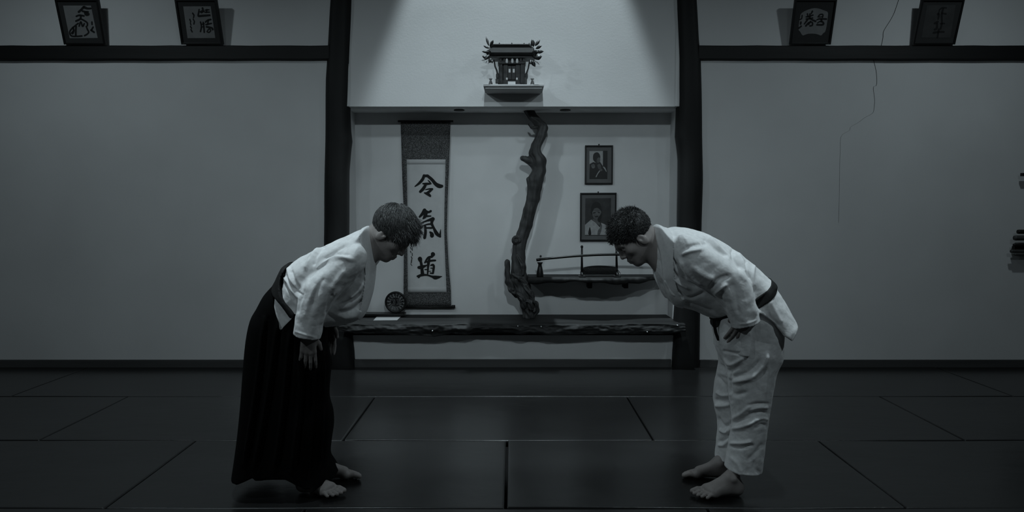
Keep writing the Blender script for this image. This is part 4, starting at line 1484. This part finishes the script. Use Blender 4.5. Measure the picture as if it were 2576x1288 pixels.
# =========================== person in black pleated skirt
def person_skirt():
    Y0 = 3.52
    root = empty('person', (P(760, 1215, Y0)[0], Y0, 0), 'barefoot person in white jacket and black pleated skirt, bowing, hair falling forward', 'person', 'people bowing to each other')
    th = math.radians(49)
    c = P(986, 585, Y0)
    fd, ud = (math.cos(th), 0, -math.sin(th)), (math.sin(th), 0, math.cos(th))
    # ---- body
    fb = Field((-1.42, Y0 - .33, -0.01), (-0.34, Y0 + .36, 1.42), 0.004)
    T, A = head(fb, c, fd, ud)
    fb.cone(T(-.040, 0, -.045), .054, P(908, 628, Y0), .062, .03)
    fb.cone(T(-.005, 0, -.075), .040, P(918, 650, Y0), .055, .03)
    for sd in (-1, 1):
        fb.chain([(P(893, 645, Y0) + (0, sd * .06, 0), .07), (P(850, 700, Y0) + (0, sd * .06, 0), .085), (P(785, 750, Y0) + (0, sd * .05, 0), .08), (P(730, 800, Y0) + (0, sd * .06, 0), .085)], .03)
    heel_n = on_plane(742, 1233, GY, (0, 0, 1)) + (0, 0, .002)
    heel_f = on_plane(785, 1204, GY, (0, 0, 1)) + (0, 0, .002)
    Tn = foot(fb, heel_n + (0.015, 0, 0), math.radians(-17), -1, .98)
    Tf = foot(fb, heel_f, math.radians(4), 1, 1.0)
    for Tq, sd in ((Tn, -1), (Tf, 1)):
        an = Tq(.060, 0, .10)
        kn_ = np.array([P(745, 1010, Y0)[0], Y0 + sd * .10, .50])
        hp = P(728, 805, Y0) + (0, sd * .08, 0)
        fb.chain([(an, .036), (an * .45 + kn_ * .55 + (-.02, 0, 0), .048), (kn_, .055), (hp, .075)], .02)
    w_ = P(776, 842, Y0 - .19)
    for sd in (-1, 1):
        yy = lambda a, d: np.array([a[0], Y0 + sd * d, a[2]])
        sh, el, wr = yy(P(884, 650, Y0 - .17), .15), yy(P(803, 745, Y0 - .19), .20), yy(w_, .19)
        fb.chain([(sh, .048), (el, .038), (wr, .027)], .02)
        hand(fb, wr, (-.02 if sd < 0 else .05, -sd * .04, -1), (.35, sd * .9, 0), (1, -sd * .3, 0), .95, .7)
    fb.D = np.maximum(fb.D, 0.0005 - fb.z[None, None, :])
    build_mesh(fb, 'body', M['skin'], root, it=1)
    # ---- hair
    def test(f_, l_, u_): return u_ - np.interp(f_, [-.11, -.06, -.035, -.005, .02, .05, .075, .10], [-.045, -.042, -.030, -.004, -.002, .026, .048, .07]) + 0 * l_
    fh = hair_cap(c, T, A, 1.0, test, 'hair', None, .013)
    v, f = fh.mesh()
    v = relax(v, f, 2)
    ph_ = np.random.RandomState(3)
    roots = scalp_roots(T, A, 1.0, .010, test, 4200, 11)
    crown = T(-.075, 0, .11)
    back_ = [(p, n) for p, n in roots if np.dot(p - T(0, 0, 0), A[0]) < .05]
    m_ = strands(back_, .058, 7, lambda p, n: unit(p - crown) + .35 * A[0], .05, .0015, push_out(c, T, A, 1.0, .0125, 1.05), .28, 5, .10)
    front = [(p, n) for p, n in roots if np.dot(p - T(0, 0, 0), A[0]) > .015]
    m2 = strands(front, .052, 7, lambda p, n: unit(p - crown) + .9 * A[0], .13, .0014, push_out(c, T, A, 1.0, .013), .42, 9, .30)
    nv = len(v)
    V = [tuple(p) for p in v] + m_.v
    Fc = [tuple(q) for q in f] + [tuple(i + nv for i in q) for q in m_.f]
    nv = len(V)
    V += m2.v
    Fc += [tuple(i + nv for i in q) for q in m2.f]
    mesh_obj('hair', V, Fc, M['hairlight'], root)
    # ---- outline of the pleated skirt
    hak_low = [(713, 674), (703, 692), (691, 715), (683, 724), (668, 742), (652, 772), (637, 800), (627, 850), (621, 920), (616, 1000), (610, 1070), (603, 1130), (594, 1195), (586, 1255), (586, 1290), (700, 1300), (810, 1290), (848, 1240), (850, 1200), (836, 1172), (826, 1152), (830, 1110), (835, 1075), (833, 1040), (824, 1005), (826, 960), (829, 935), (831, 918), (823, 880), (819, 850)]
    hakA = hak_low + [(826, 815), (850, 770), (840, 720), (800, 680), (750, 655), (722, 664)]
    hakB = [(723, 660), (700, 664)] + [(x - 20 if x < 700 else x + 20, y) for x, y in hak_low[1:]] + [(822, 822), (790, 805), (762, 792), (745, 776), (728, 755), (718, 735), (712, 712), (713, 691)]
    Wh = lambda x, z: np.clip(.176 + (0.95 - z) * .06, .172, .235) + 0 * x
    # ---- jacket
    fj = Field((P(680, 0, Y0)[0] - .03, Y0 - .32, P(0, 870, Y0)[2]), (P(950, 0, Y0)[0] + .03, Y0 + .30, P(0, 560, Y0)[2]), 0.004)
    R45 = 48 * Y0 / F
    torso_px = [(930, 573), (916, 575), (895, 581), (860, 594), (820, 608), (790, 625), (760, 645), (735, 664), (720, 690), (712, 715), (700, 735), (690, 750), (690, 790), (706, 832), (735, 830), (775, 826), (830, 821), (865, 817), (890, 810), (907, 800), (918, 785), (927, 762), (936, 730), (941, 690), (942, 650), (938, 610)]
    xw0, xw1 = P(722, 700, Y0)[0], P(775, 700, Y0)[0]
    ck = P(835, 695, Y0)

    def Wj(x, z):
        t = ((x - ck[0]) * .58 - (z - ck[2]) * .81) * F / Y0
        return (.160 + .027 * np.clip((x - xw0) / (xw1 - xw0), 0, 1)) * (1 - .38 * np.clip((t + 5) / 100, 0, 1))
    D1 = inflate(fj, torso_px, Y0, Wj, R45)
    D1 = np.maximum(D1, prism(fj, [(940, 560), (724, 660), (712, 680), (700, 700), (702, 720), (710, 742), (722, 765), (742, 785), (770, 800), (800, 840), (960, 840)], Y0 - .12, 0))
    Ys = Y0 - .19
    sleeve_px = [(905, 615), (880, 625), (850, 645), (820, 672), (795, 690), (775, 706), (760, 728), (750, 760), (744, 800), (738, 850), (733, 885), (785, 897), (806, 850), (815, 805), (833, 770), (860, 735), (895, 700), (918, 670), (922, 640)]
    a, b = P(740, 839, Ys), P(795, 851, Ys)
    nrm = unit(np.cross(b - a, (0, 1, 0)))
    if nrm[2] > 0: nrm = -nrm
    D = D1
    for sd in (-1, 1):
        fj2 = fj
        if sd < 0:
            S = inflate(fj, sleeve_px, Ys, .072, 30 * Ys / F)
            S2 = inflate(fj, sleeve_px, Ys, .066, 30 * Ys / F) + .006
            cut = half(fj, a, nrm)
        else:
            S = S[:, ::-1, :] if False else inflate(fj, [(x, y) for x, y in sleeve_px], Ys, .072, 30 * Ys / F)
            # far sleeve: mirror the near one about the body's mid plane
            yi = np.round((2 * Y0 - fj.y - fj.lo[1]) / fj.h).astype(int)
            ok = (yi >= 0) & (yi < fj.n[1])
            Sm = np.full_like(S, 1.0)
            Sm[:, ok, :] = S_near[:, yi[ok], :]
            D = smin(D, Sm, .03)
            break
        S = np.maximum(S, cut)
        pocket = np.maximum(S2, -cut - .06)
        S = np.maximum(S, -pocket)
        S_near = S
        D = smin(D, S, .022)
    k1 = crop(580, 480, 3.219)
    fs = [F_(k1, [(770, 430), (700, 520), (670, 610)], -7, 5), F_(k1, [(720, 450), (650, 540), (600, 640)], 5, 6), F_(k1, [(930, 440), (840, 500), (760, 560)], -5, 5), F_(k1, [(1000, 560), (880, 540), (760, 580), (700, 640)], 7, 7),
          F_(k1, [(960, 520), (860, 510), (800, 530)], -6, 5), F_(k1, [(490, 640), (510, 720), (560, 800)], -5, 6), F_(k1, [(470, 620), (480, 700), (520, 780)], 6, 5), 
          
          F_(k1, [(890, 780), (810, 880), (760, 1000), (730, 1090)], 5, 7), F_(k1, [(830, 830), (790, 920), (770, 1000)], -7, 5), F_(k1, [(1060, 670), (1010, 760), (920, 860), (830, 920)], -6, 6), F_(k1, [(1070, 740), (1030, 810), (960, 870)], 6, 6),
          F_(k1, [(1060, 820), (1000, 880), (880, 930)], -6, 6), F_(k1, [(1080, 880), (1000, 960), (860, 990)], -6, 7), F_(k1, [(1050, 960), (1010, 1010), (900, 1030)], 5, 8), F_(k1, [(780, 1000), (880, 1050), (980, 1060)], -5, 7),
          F_(k1, [(440, 740), (470, 810), (530, 900)], -6, 4), F_(k1, [(430, 680), (480, 790), (550, 870)], 4, 4), F_(k1, [(455, 690), (510, 780), (570, 840)], -5, 4),
          F_(k1, [(600, 790), (560, 900), (540, 1000)], -4, 6), F_(k1, [(700, 760), (640, 880), (600, 1040)], 4, 9), F_(k1, [(760, 700), (700, 800), (660, 950)], -4, 8), F_(k1, [(930, 640), (870, 720), (820, 800)], 4, 9), F_(k1, [(520, 1140), (600, 1165), (690, 1190)], 2, 3)]
    tri = np.maximum(inflate(fj, hakA, Y0, lambda x, z: Wh(x, z) - .010, 62 * Y0 / F, 3), prism(fj, [(683, 727), (745, 778), (745, 797), (706, 836), (687, 790)], Y0 - .17))
    D = np.minimum(D, tri)
    jk = build_mesh(fj, 'jacket', M['gi'], root, D, 2, fs, noise=.0012)
    # collar band lying on the jacket
    band = [(931, 566), (915, 568), (916, 582), (922, 605), (928, 630), (930, 665), (928, 700), (921, 740), (911, 778), (899, 806), (925, 806), (940, 765), (948, 715), (952, 650), (949, 610), (942, 575)]
    fc = Field((P(893, 0, Y0)[0], Y0 - .20, P(0, 815, Y0)[2]), (P(950, 0, Y0)[0] + .01, Y0 + .20, P(0, 562, Y0)[2]), 0.003)
    Dq = inflate(fc, torso_px, Y0, Wj, R45)
    Dc = np.maximum(np.maximum(Dq - .0055, prism(fc, band, Y0, 3)), -(Dq + .03))
    build_mesh(fc, 'collar', M['collar'], jk, Dc, 4)
    # ---- pleated skirt
    fk = Field((P(590, 0, Y0)[0] - .05, Y0 - .30, -.005), (P(842, 0, Y0)[0] + .05, Y0 + .30, P(0, 660, Y0)[2]), 0.005)
    H = np.maximum(inflate(fk, hakA, Y0, Wh, 62 * Y0 / F, 3), prism(fk, hakB, Y0 - .10, 0))
    hx_, hz_ = zip(*[(P(x, y, yy)[0], P(x, y, yy)[2]) for x, y, yy in ((590, 1190, 3.5), (625, 1191, 3.46), (651, 1187, 3.38), (653, 1198, 3.36), (690, 1203, 3.32), (722, 1203, 3.32), (757, 1216, 3.34), (778, 1222, 3.36), (792, 1213, 3.40), (812, 1197, 3.56), (840, 1172, 3.64))])
    zh = np.interp(fk.x, hx_, hz_).astype(np.float32)
    cut = zh[:, None, None] - fk.z[None, None, :]
    H = np.maximum(H, cut)
    inner = np.maximum(inflate(fk, hakA, Y0, lambda x, z: Wh(x, z) - .012, 62 * Y0 / F, 3) + .012, fk.z[None, None, :] - .45)
    H = np.maximum(H, -inner)
    # side slit showing the jacket underneath
    slit = np.maximum(prism(fk, [(687, 732), (718, 760), (741, 791), (739, 797), (706, 830), (689, 773)], Y0 - .17), fk.y[None, :, None] - (Y0 - .09))
    H = np.maximum(H, -slit)
    fs2 = []
    for a_, b_ in (((700, 800), (640, 1180)), ((730, 830), (690, 1190)), ((760, 860), (735, 1190)), ((790, 870), (770, 1200)), ((665, 800), (615, 1170)), ((812, 880), (800, 1180))):
        m_ = ((a_[0] + b_[0]) / 2 + 4, (a_[1] + b_[1]) / 2)
        fs2.append(([a_, m_, b_], 9, 6))
        fs2.append(([(a_[0] + 9, a_[1]), (m_[0] + 10, m_[1]), (b_[0] + 11, b_[1])], -9, 5))
    sk = build_mesh(fk, 'pleated_skirt', M['hakama'], root, H, 2, fs2)
    # waist straps lying over the skirt top
    st = np.maximum(inflate(fk, hakA, Y0, lambda x, z: Wh(x, z) + .006, 62 * Y0 / F, 3) - .004, prism(fk, [(724, 664), (706, 672), (697, 692), (689, 715), (687, 732), (718, 760), (741, 791), (745, 794), (752, 784), (728, 754), (718, 735), (712, 712), (714, 691)], Y0 - .1, 3))
    build_mesh(fk, 'waist_strap', M['belt'], sk, st, 2)


# =========================== person in white trousers
def person_trousers():
    Y0 = 3.52
    root = empty('person', (P(1850, 1215, Y0)[0], Y0, 0), 'barefoot person in white jacket, black belt and white trousers, bowing, short dark hair', 'person', 'people bowing to each other')
    th = math.radians(47)
    c = P(1592, 595, Y0)
    fd, ud = (-math.cos(th), 0, -math.sin(th)), (-math.sin(th), 0, math.cos(th))
    fb = Field((0.43, Y0 - .36, -0.01), (1.32, Y0 + .36, 1.42), 0.004)
    T, A = head(fb, c, fd, ud)
    fb.cone(T(-.045, 0, -.040), .054, P(1676, 640, Y0), .062, .03)
    fb.cone(T(-.008, 0, -.075), .038, P(1672, 670, Y0), .055, .03)
    for sd in (-1, 1):
        fb.chain([(P(1700, 650, Y0) + (0, sd * .06, 0), .065), (P(1760, 680, Y0) + (0, sd * .06, 0), .08), (P(1850, 735, Y0) + (0, sd * .05, 0), .075), (P(1890, 800, Y0) + (0, sd * .06, 0), .075)], .03)
    heel_n = on_plane(1867, 1243, GY, (0, 0, 1)) + (0, 0, .002)
    heel_f = on_plane(1838, 1203, GY, (0, 0, 1)) + (0, 0, .002)
    Tn = foot(fb, heel_n, math.radians(180 + 7), 1, .99)
    Tf = foot(fb, heel_f, math.radians(180 - 6), -1, .98)
    for Tq, sd in ((Tn, -1), (Tf, 1)):
        an = Tq(.060, 0, .10)
        kn_ = np.array([P(1884 if sd < 0 else 1850, 1020, Y0)[0], Y0 + sd * .09, .50])
        hp = P(1885, 820, Y0) + (0, sd * .08, 0)
        fb.chain([(an + np.array([.008, .012 if sd < 0 else 0, -.026]), .031), (an + np.array([.048, .028 if sd < 0 else -.012, .055]), .029), (an * .6 + kn_ * .4 + (.040, .02 if sd < 0 else -.01, 0), .033), (kn_, .045), (hp, .065)], .012)
    for sd in (-1, 1):
        yy = lambda a, d: np.array([a[0], Y0 + sd * d, a[2]])
        sh, el, wr = yy(P(1728, 650, Y0 - .17), .15), yy(P(1828, 725, Y0 - .2), .20), yy(P(1884, 790, Y0 - .19), .185)
        if sd > 0: wr = wr + np.array([.05, 0, .0])
        fb.chain([(sh, .046), (el, .038), (wr, .027)], .02)
        hand(fb, wr, (-.50 if sd < 0 else -.1, -sd * .03, -.86), (-.25, sd * .95, 0), (-.9, -sd * .2, .3), .90, .8)
    fb.D = np.maximum(fb.D, 0.0005 - fb.z[None, None, :])
    build_mesh(fb, 'body', M['skin'], root, it=1)
    # ---- hair: close at the sides, wet curls on top
    def test(f_, l_, u_): return u_ - np.interp(f_, [-.11, -.06, -.04, -.015, .004, .014, .022, .05, .08, .10], [-.055, -.052, -.040, -.006, -.012, -.022, .002, .022, .042, .06]) + 0 * l_
    fh = hair_cap(c, T, A, 1.0, test, 'hair', None, .009)
    v, f = fh.mesh()
    v = relax(v, f, 2)
    t_top = lambda f_, l_, u_: np.minimum(test(f_, l_, u_), u_ - .030 + f_ * .35)
    roots = scalp_roots(T, A, 1.0, .008, t_top, 2600, 21)
    m_ = strands(roots, .021, 6, lambda p, n: unit(A[0] + .5 * unit(p - T(-.05, 0, .1))), .05, .0015, push_out(c, T, A, 1.0, .0095), .8, 8, .35)
    roots2 = scalp_roots(T, A, 1.0, .008, test, 7000, 23)
    m2 = strands(roots2, .012, 3, lambda p, n: unit(p - T(-.07, 0, .1)), .03, .0011, push_out(c, T, A, 1.0, .0088), .3, 18, .15)
    V = [tuple(p) for p in v]
    Fc = [tuple(q) for q in f]
    for mm in (m_, m2):
        nv = len(V)
        V += mm.v
        Fc += [tuple(i + nv for i in q) for q in mm.f]
    mesh_obj('hair', V, Fc, M['hair'], root)
    # ---- jacket
    fj = Field((P(1640, 0, Y0)[0] - .03, Y0 - .32, P(0, 905, Y0)[2]), (P(2005, 0, Y0)[0] + .04, Y0 + .30, P(0, 560, Y0)[2]), 0.004)
    torso_px = [(1648, 571), (1672, 575), (1700, 571), (1740, 576), (1780, 590), (1830, 618), (1880, 655), (1925, 697), (1941, 717), (1925, 745), (1895, 775), (1860, 800), (1835, 812), (1815, 811), (1797, 803), (1770, 792), (1745, 781), (1718, 773), (1693, 764), (1672, 742), (1658, 715), (1648, 690), (1645, 640)]
    R45 = 46 * Y0 / F
    ck = P(1785, 690, Y0)

    def Wj(x, z):
        t = (-(x - ck[0]) * .60 - (z - ck[2]) * .80) * F / Y0
        return .180 * (1 - .36 * np.clip((t - 0) / 95, 0, 1))
    D1 = inflate(fj, torso_px, Y0, Wj, R45)
    hip_px = [(1880, 690), (1925, 697), (1941, 717), (1965, 755), (1985, 790), (1996, 812), (2003, 860), (1990, 930), (1900, 960), (1820, 950), (1804, 900), (1801, 850), (1796, 806), (1830, 770)]
    HP = inflate(fj, hip_px, Y0, .206, 60 * Y0 / F)
    back = prism(fj, [(1880, 690), (1945, 680), (2000, 760), (2010, 815), (1996, 833), (1977, 851), (1958, 838), (1934, 808), (1906, 786), (1885, 772)], Y0 - .12, 0)
    frontp = prism(fj, [(1785, 795), (1840, 795), (1884, 808), (1880, 893), (1850, 893), (1806, 884), (1795, 850)], Y0 - .16, 0)
    skirt = np.maximum(HP, np.minimum(back, frontp))
    hollow = np.maximum(inflate(fj, hip_px, Y0, .194, 60 * Y0 / F) + .010, np.minimum(back, frontp) - .02)
    hollow = np.maximum(hollow, half(fj, P(1880, 770, Y0), (.62, 0, .78)))
    skirt = np.maximum(skirt, -hollow)
    D2 = smin(D1, skirt, .01)
    Ys = Y0 - .19
    sleeve_px = [(1712, 590), (1745, 600), (1779, 622), (1810, 640), (1838, 658), (1868, 684), (1885, 720), (1896, 760), (1910, 803), (1922, 845), (1900, 862), (1858, 872), (1842, 822), (1823, 780), (1800, 745), (1768, 722), (1735, 700), (1710, 670), (1700, 630)]
    S = inflate(fj, sleeve_px, Ys, .075, 34 * Ys / F)
    S2 = inflate(fj, sleeve_px, Ys, .068, 34 * Ys / F) + .006
    a, b = P(1855, 822, Ys), P(1911, 805, Ys)
    nrm = unit(np.cross(b - a, (0, 1, 0)))
    if nrm[2] > 0: nrm = -nrm
    cut = half(fj, a, nrm)
    S = np.maximum(np.maximum(S, cut), -np.maximum(S2, -cut - .06))
    yi = np.round((2 * Y0 - fj.y - fj.lo[1]) / fj.h).astype(int)
    ok = (yi >= 0) & (yi < fj.n[1])
    Sm = np.full_like(S, 1.0)
    Sm[:, ok, :] = S[:, yi[ok], :]
    D = smin(smin(D2, S, .022), Sm, .03)
    k3 = crop(1500, 480, 3.22)
    fs = [F_(k3, [(565, 530), (620, 660), (720, 740), (820, 780)], -11, 6), F_(k3, [(600, 530), (680, 640), (730, 720)], -7, 4), F_(k3, [(590, 600), (640, 720), (760, 800)], 6, 5), F_(k3, [(560, 620), (610, 760), (720, 860)], -8, 5),
          F_(k3, [(555, 700), (620, 830), (720, 890)], 5, 6), F_(k3, [(680, 560), (760, 700), (860, 770)], 6, 6), F_(k3, [(720, 470), (800, 440), (900, 430)], -8, 6), F_(k3, [(690, 520), (760, 490), (860, 475)], 5, 6), F_(k3, [(870, 380), (950, 450), (1060, 540)], -8, 5),
          F_(k3, [(900, 360), (1000, 470), (1090, 560)], 6, 6), F_(k3, [(1100, 470), (1120, 560), (1170, 640)], -7, 5), F_(k3, [(1150, 500), (1190, 590), (1210, 660)], 5, 5), F_(k3, [(1210, 560), (1220, 640), (1250, 720)], -5, 5), F_(k3, [(1280, 600), (1270, 700), (1280, 780)], 4, 5),
          F_(k3, [(920, 800), (990, 720), (1080, 690)], -9, 7), F_(k3, [(960, 840), (1020, 780), (1060, 760)], 6, 6), F_(k3, [(1000, 830), (1010, 900), (1050, 960)], -7, 5), F_(k3, [(1150, 660), (1230, 760), (1260, 900), (1290, 1020)], 5, 9),
          F_(k3, [(1100, 740), (1130, 860), (1150, 1000)], -4, 9), F_(k3, [(760, 600), (860, 680), (960, 720)], 4, 9), F_(k3, [(700, 900), (820, 930), (960, 990)], -5, 7), F_(k3, [(640, 860), (760, 870), (880, 820)], -6, 6),
          F_(k3, [(1150, 1080), (1230, 1075), (1300, 1045)], 2, 3), F_(k3, [(1400, 880), (1450, 980), (1500, 1080)], 4, 8), F_(k3, [(1340, 920), (1400, 1010), (1480, 1100)], -3, 8), F_(k3, [(1080, 1090), (1060, 1160), (1100, 1230)], -5, 6)]
    jk = build_mesh(fj, 'jacket', M['gi'], root, D, 2, fs, noise=.0012)
    band = [(1645, 565), (1674, 566), (1675, 600), (1676, 640), (1680, 680), (1690, 720), (1706, 752), (1722, 780), (1700, 772), (1682, 752), (1668, 725), (1658, 690), (1652, 640), (1645, 600)]
    fc = Field((P(1634, 0, Y0)[0], Y0 - .20, P(0, 790, Y0)[2]), (P(1726, 0, Y0)[0], Y0 + .20, P(0, 562, Y0)[2]), 0.003)
    near = np.maximum(prism(fc, band, Y0, 3), fc.y[None, :, None] - (Y0 + .01))
    band2 = [(1645, 565), (1672, 566), (1668, 600), (1660, 640), (1652, 680), (1662, 715), (1680, 745), (1672, 748), (1650, 712), (1636, 680), (1636, 640), (1640, 600)]
    far = np.maximum(prism(fc, band2, Y0, 3), -fc.y[None, :, None] + Y0)
    Dq = inflate(fc, torso_px, Y0, Wj, R45)
    Dc = np.maximum(np.maximum(Dq - .006, np.minimum(near, far)), -(Dq + .03))
    build_mesh(fc, 'collar', M['collar'], jk, Dc, 4)
    # ---- belt
    A_, B_ = P(1933, 707, Y0), P(1797, 807, Y0)
    ax = unit(np.cross(B_ - A_, (0, 1, 0)))
    slab = np.abs(half(fj, (A_ + B_) / 2, ax)) - .0215
    DB = np.maximum(np.minimum(D1, HP + .003) - .007, slab)
    DB = np.maximum(DB, -(D1 + .02))
    bl = build_mesh(fj, 'belt', M['belt'], root, DB, 2)
    for k, pts in enumerate(([(1797, 803), (1797, 818), (1801, 838), (1808, 857)],)):
        m_ = MB()
        vv = []
        for x, y in pts:
            for dx, dy in ((-4, 0), (4, 0), (4, .008), (-4, .008)): vv.append(P(x + dx, y, Y0 - .10 - .05 * k + dy))
        ff = [(4 * i + j, 4 * i + (j + 1) % 4, 4 * i + 4 + (j + 1) % 4, 4 * i + 4 + j) for i in range(3) for j in range(4)] + [(0, 3, 2, 1), (12, 13, 14, 15)]
        m_.add(vv, ff)
        m_.build('belt_end', M['belt'], bl, bevel=0.001)
    # ---- trousers
    ft = Field((P(1785, 0, Y0)[0] - .03, Y0 - .25, .03), (P(1975, 0, Y0)[0] + .05, Y0 + .25, P(0, 740, Y0)[2]), 0.005)
    Yn, Yf = Y0 - .095, Y0 + .10
    nleg = [(1830, 790), (1900, 770), (1945, 790), (1960, 845), (1957, 900), (1950, 950), (1937, 1020), (1926, 1100), (1913, 1196), (1905, 1250), (1860, 1262), (1812, 1250), (1822, 1184), (1833, 1119), (1842, 1056), (1834, 990), (1832, 950), (1822, 900), (1808, 850)]
    fleg = [(1800, 806), (1900, 790), (1940, 850), (1925, 950), (1900, 1050), (1866, 1150), (1858, 1220), (1796, 1220), (1799, 1157), (1806, 1072), (1799, 1030), (1795, 1000), (1799, 962), (1808, 915), (1808, 850)]
    hips = [(1798, 806), (1850, 760), (1910, 740), (1945, 770), (1962, 820), (1964, 860), (1957, 910), (1910, 935), (1840, 925), (1808, 890), (1801, 850)]
    L1 = inflate(ft, nleg, Yn, .086, 42 * Yn / F)
    hx_, hz_ = zip(*[(P(x, y, yy)[0], P(x, y, yy)[2]) for x, y, yy in ((1815, 1179, 3.42), (1822, 1183, 3.38), (1855, 1195, 3.34), (1912, 1196, 3.36), (1925, 1194, 3.42))])
    z1 = np.interp(ft.x, hx_, hz_).astype(np.float32)[:, None, None] - ft.z[None, None, :]
    I1 = np.maximum(inflate(ft, nleg, Yn, .079, 42 * Yn / F) + .009, ft.z[None, None, :] - .135)
    L1 = np.maximum(np.maximum(L1, z1), -I1)
    L2 = inflate(ft, fleg, Yf, .085, 36 * Yf / F)
    zf = P(1800, 1156, 3.60)[2]
    z2 = zf - ft.z[None, None, :] + 0 * L2
    I2 = np.maximum(inflate(ft, fleg, Yf, .076, 36 * Yf / F) + .009, ft.z[None, None, :] - .125)
    L2 = np.maximum(np.maximum(L2, z2), -I2)
    Hh = inflate(ft, hips, Y0, .178, 58 * Y0 / F)
    Dt = smin(smin(L1, L2, .006), Hh, .03)
    k4 = crop(1660, 780, 2.535)
    fs = [F_(k4, [(380, 340), (440, 390), (520, 350)], -7, 5), F_(k4, [(400, 310), (450, 350), (540, 300)], 5, 5), F_(k4, [(380, 400), (430, 420), (460, 440)], 5, 5), F_(k4, [(365, 415), (400, 460), (440, 500)], -8, 4), F_(k4, [(450, 460), (580, 430), (660, 350), (690, 260)], 8, 8),
          F_(k4, [(460, 430), (560, 400), (640, 320)], -6, 6), F_(k4, [(560, 520), (480, 540), (440, 500)], -4, 7), F_(k4, [(450, 725), (540, 690), (620, 640)], -7, 6), F_(k4, [(450, 700), (520, 660), (590, 600)], 4, 6), F_(k4, [(450, 760), (540, 740), (640, 690)], 7, 6),
          F_(k4, [(560, 610), (630, 595), (700, 600)], -6, 4), F_(k4, [(570, 640), (640, 620), (690, 625)], 5, 4), F_(k4, [(590, 670), (640, 650), (690, 660)], -6, 4), F_(k4, [(600, 700), (650, 690), (690, 700)], 4, 4), F_(k4, [(600, 760), (650, 730), (680, 740)], -5, 4),
          F_(k4, [(450, 870), (520, 878), (600, 860)], -6, 4), F_(k4, [(440, 850), (520, 850), (590, 835)], 6, 5), F_(k4, [(560, 960), (620, 900), (660, 850)], -4, 6), F_(k4, [(440, 930), (500, 990), (520, 1050)], 3, 7), F_(k4, [(600, 960), (610, 1010), (640, 1040)], -4, 5),
          F_(k4, [(360, 520), (400, 545), (450, 540)], 7, 5), F_(k4, [(350, 570), (400, 580), (455, 580)], -9, 6), F_(k4, [(350, 610), (400, 610), (450, 600)], 7, 6), F_(k4, [(370, 680), (410, 740), (440, 730)], -5, 5), F_(k4, [(380, 760), (420, 780), (440, 760)], 8, 5), F_(k4, [(370, 840), (410, 830), (440, 790)], -8, 5), F_(k4, [(370, 860), (410, 860), (440, 820)], 6, 5),
          F_(k4, [(690, 280), (680, 400), (670, 560)], 4, 7), F_(k4, [(450, 380), (455, 440), (450, 520)], -5, 4), F_(k4, [(400, 260), (450, 270), (540, 285)], -4, 4), F_(k4, [(470, 1040), (560, 1052), (630, 1050)], 2, 3)]
    build_mesh(ft, 'trousers', M['gi'], root, Dt, 2, fs, noise=.0012)


person_skirt()
person_trousers()
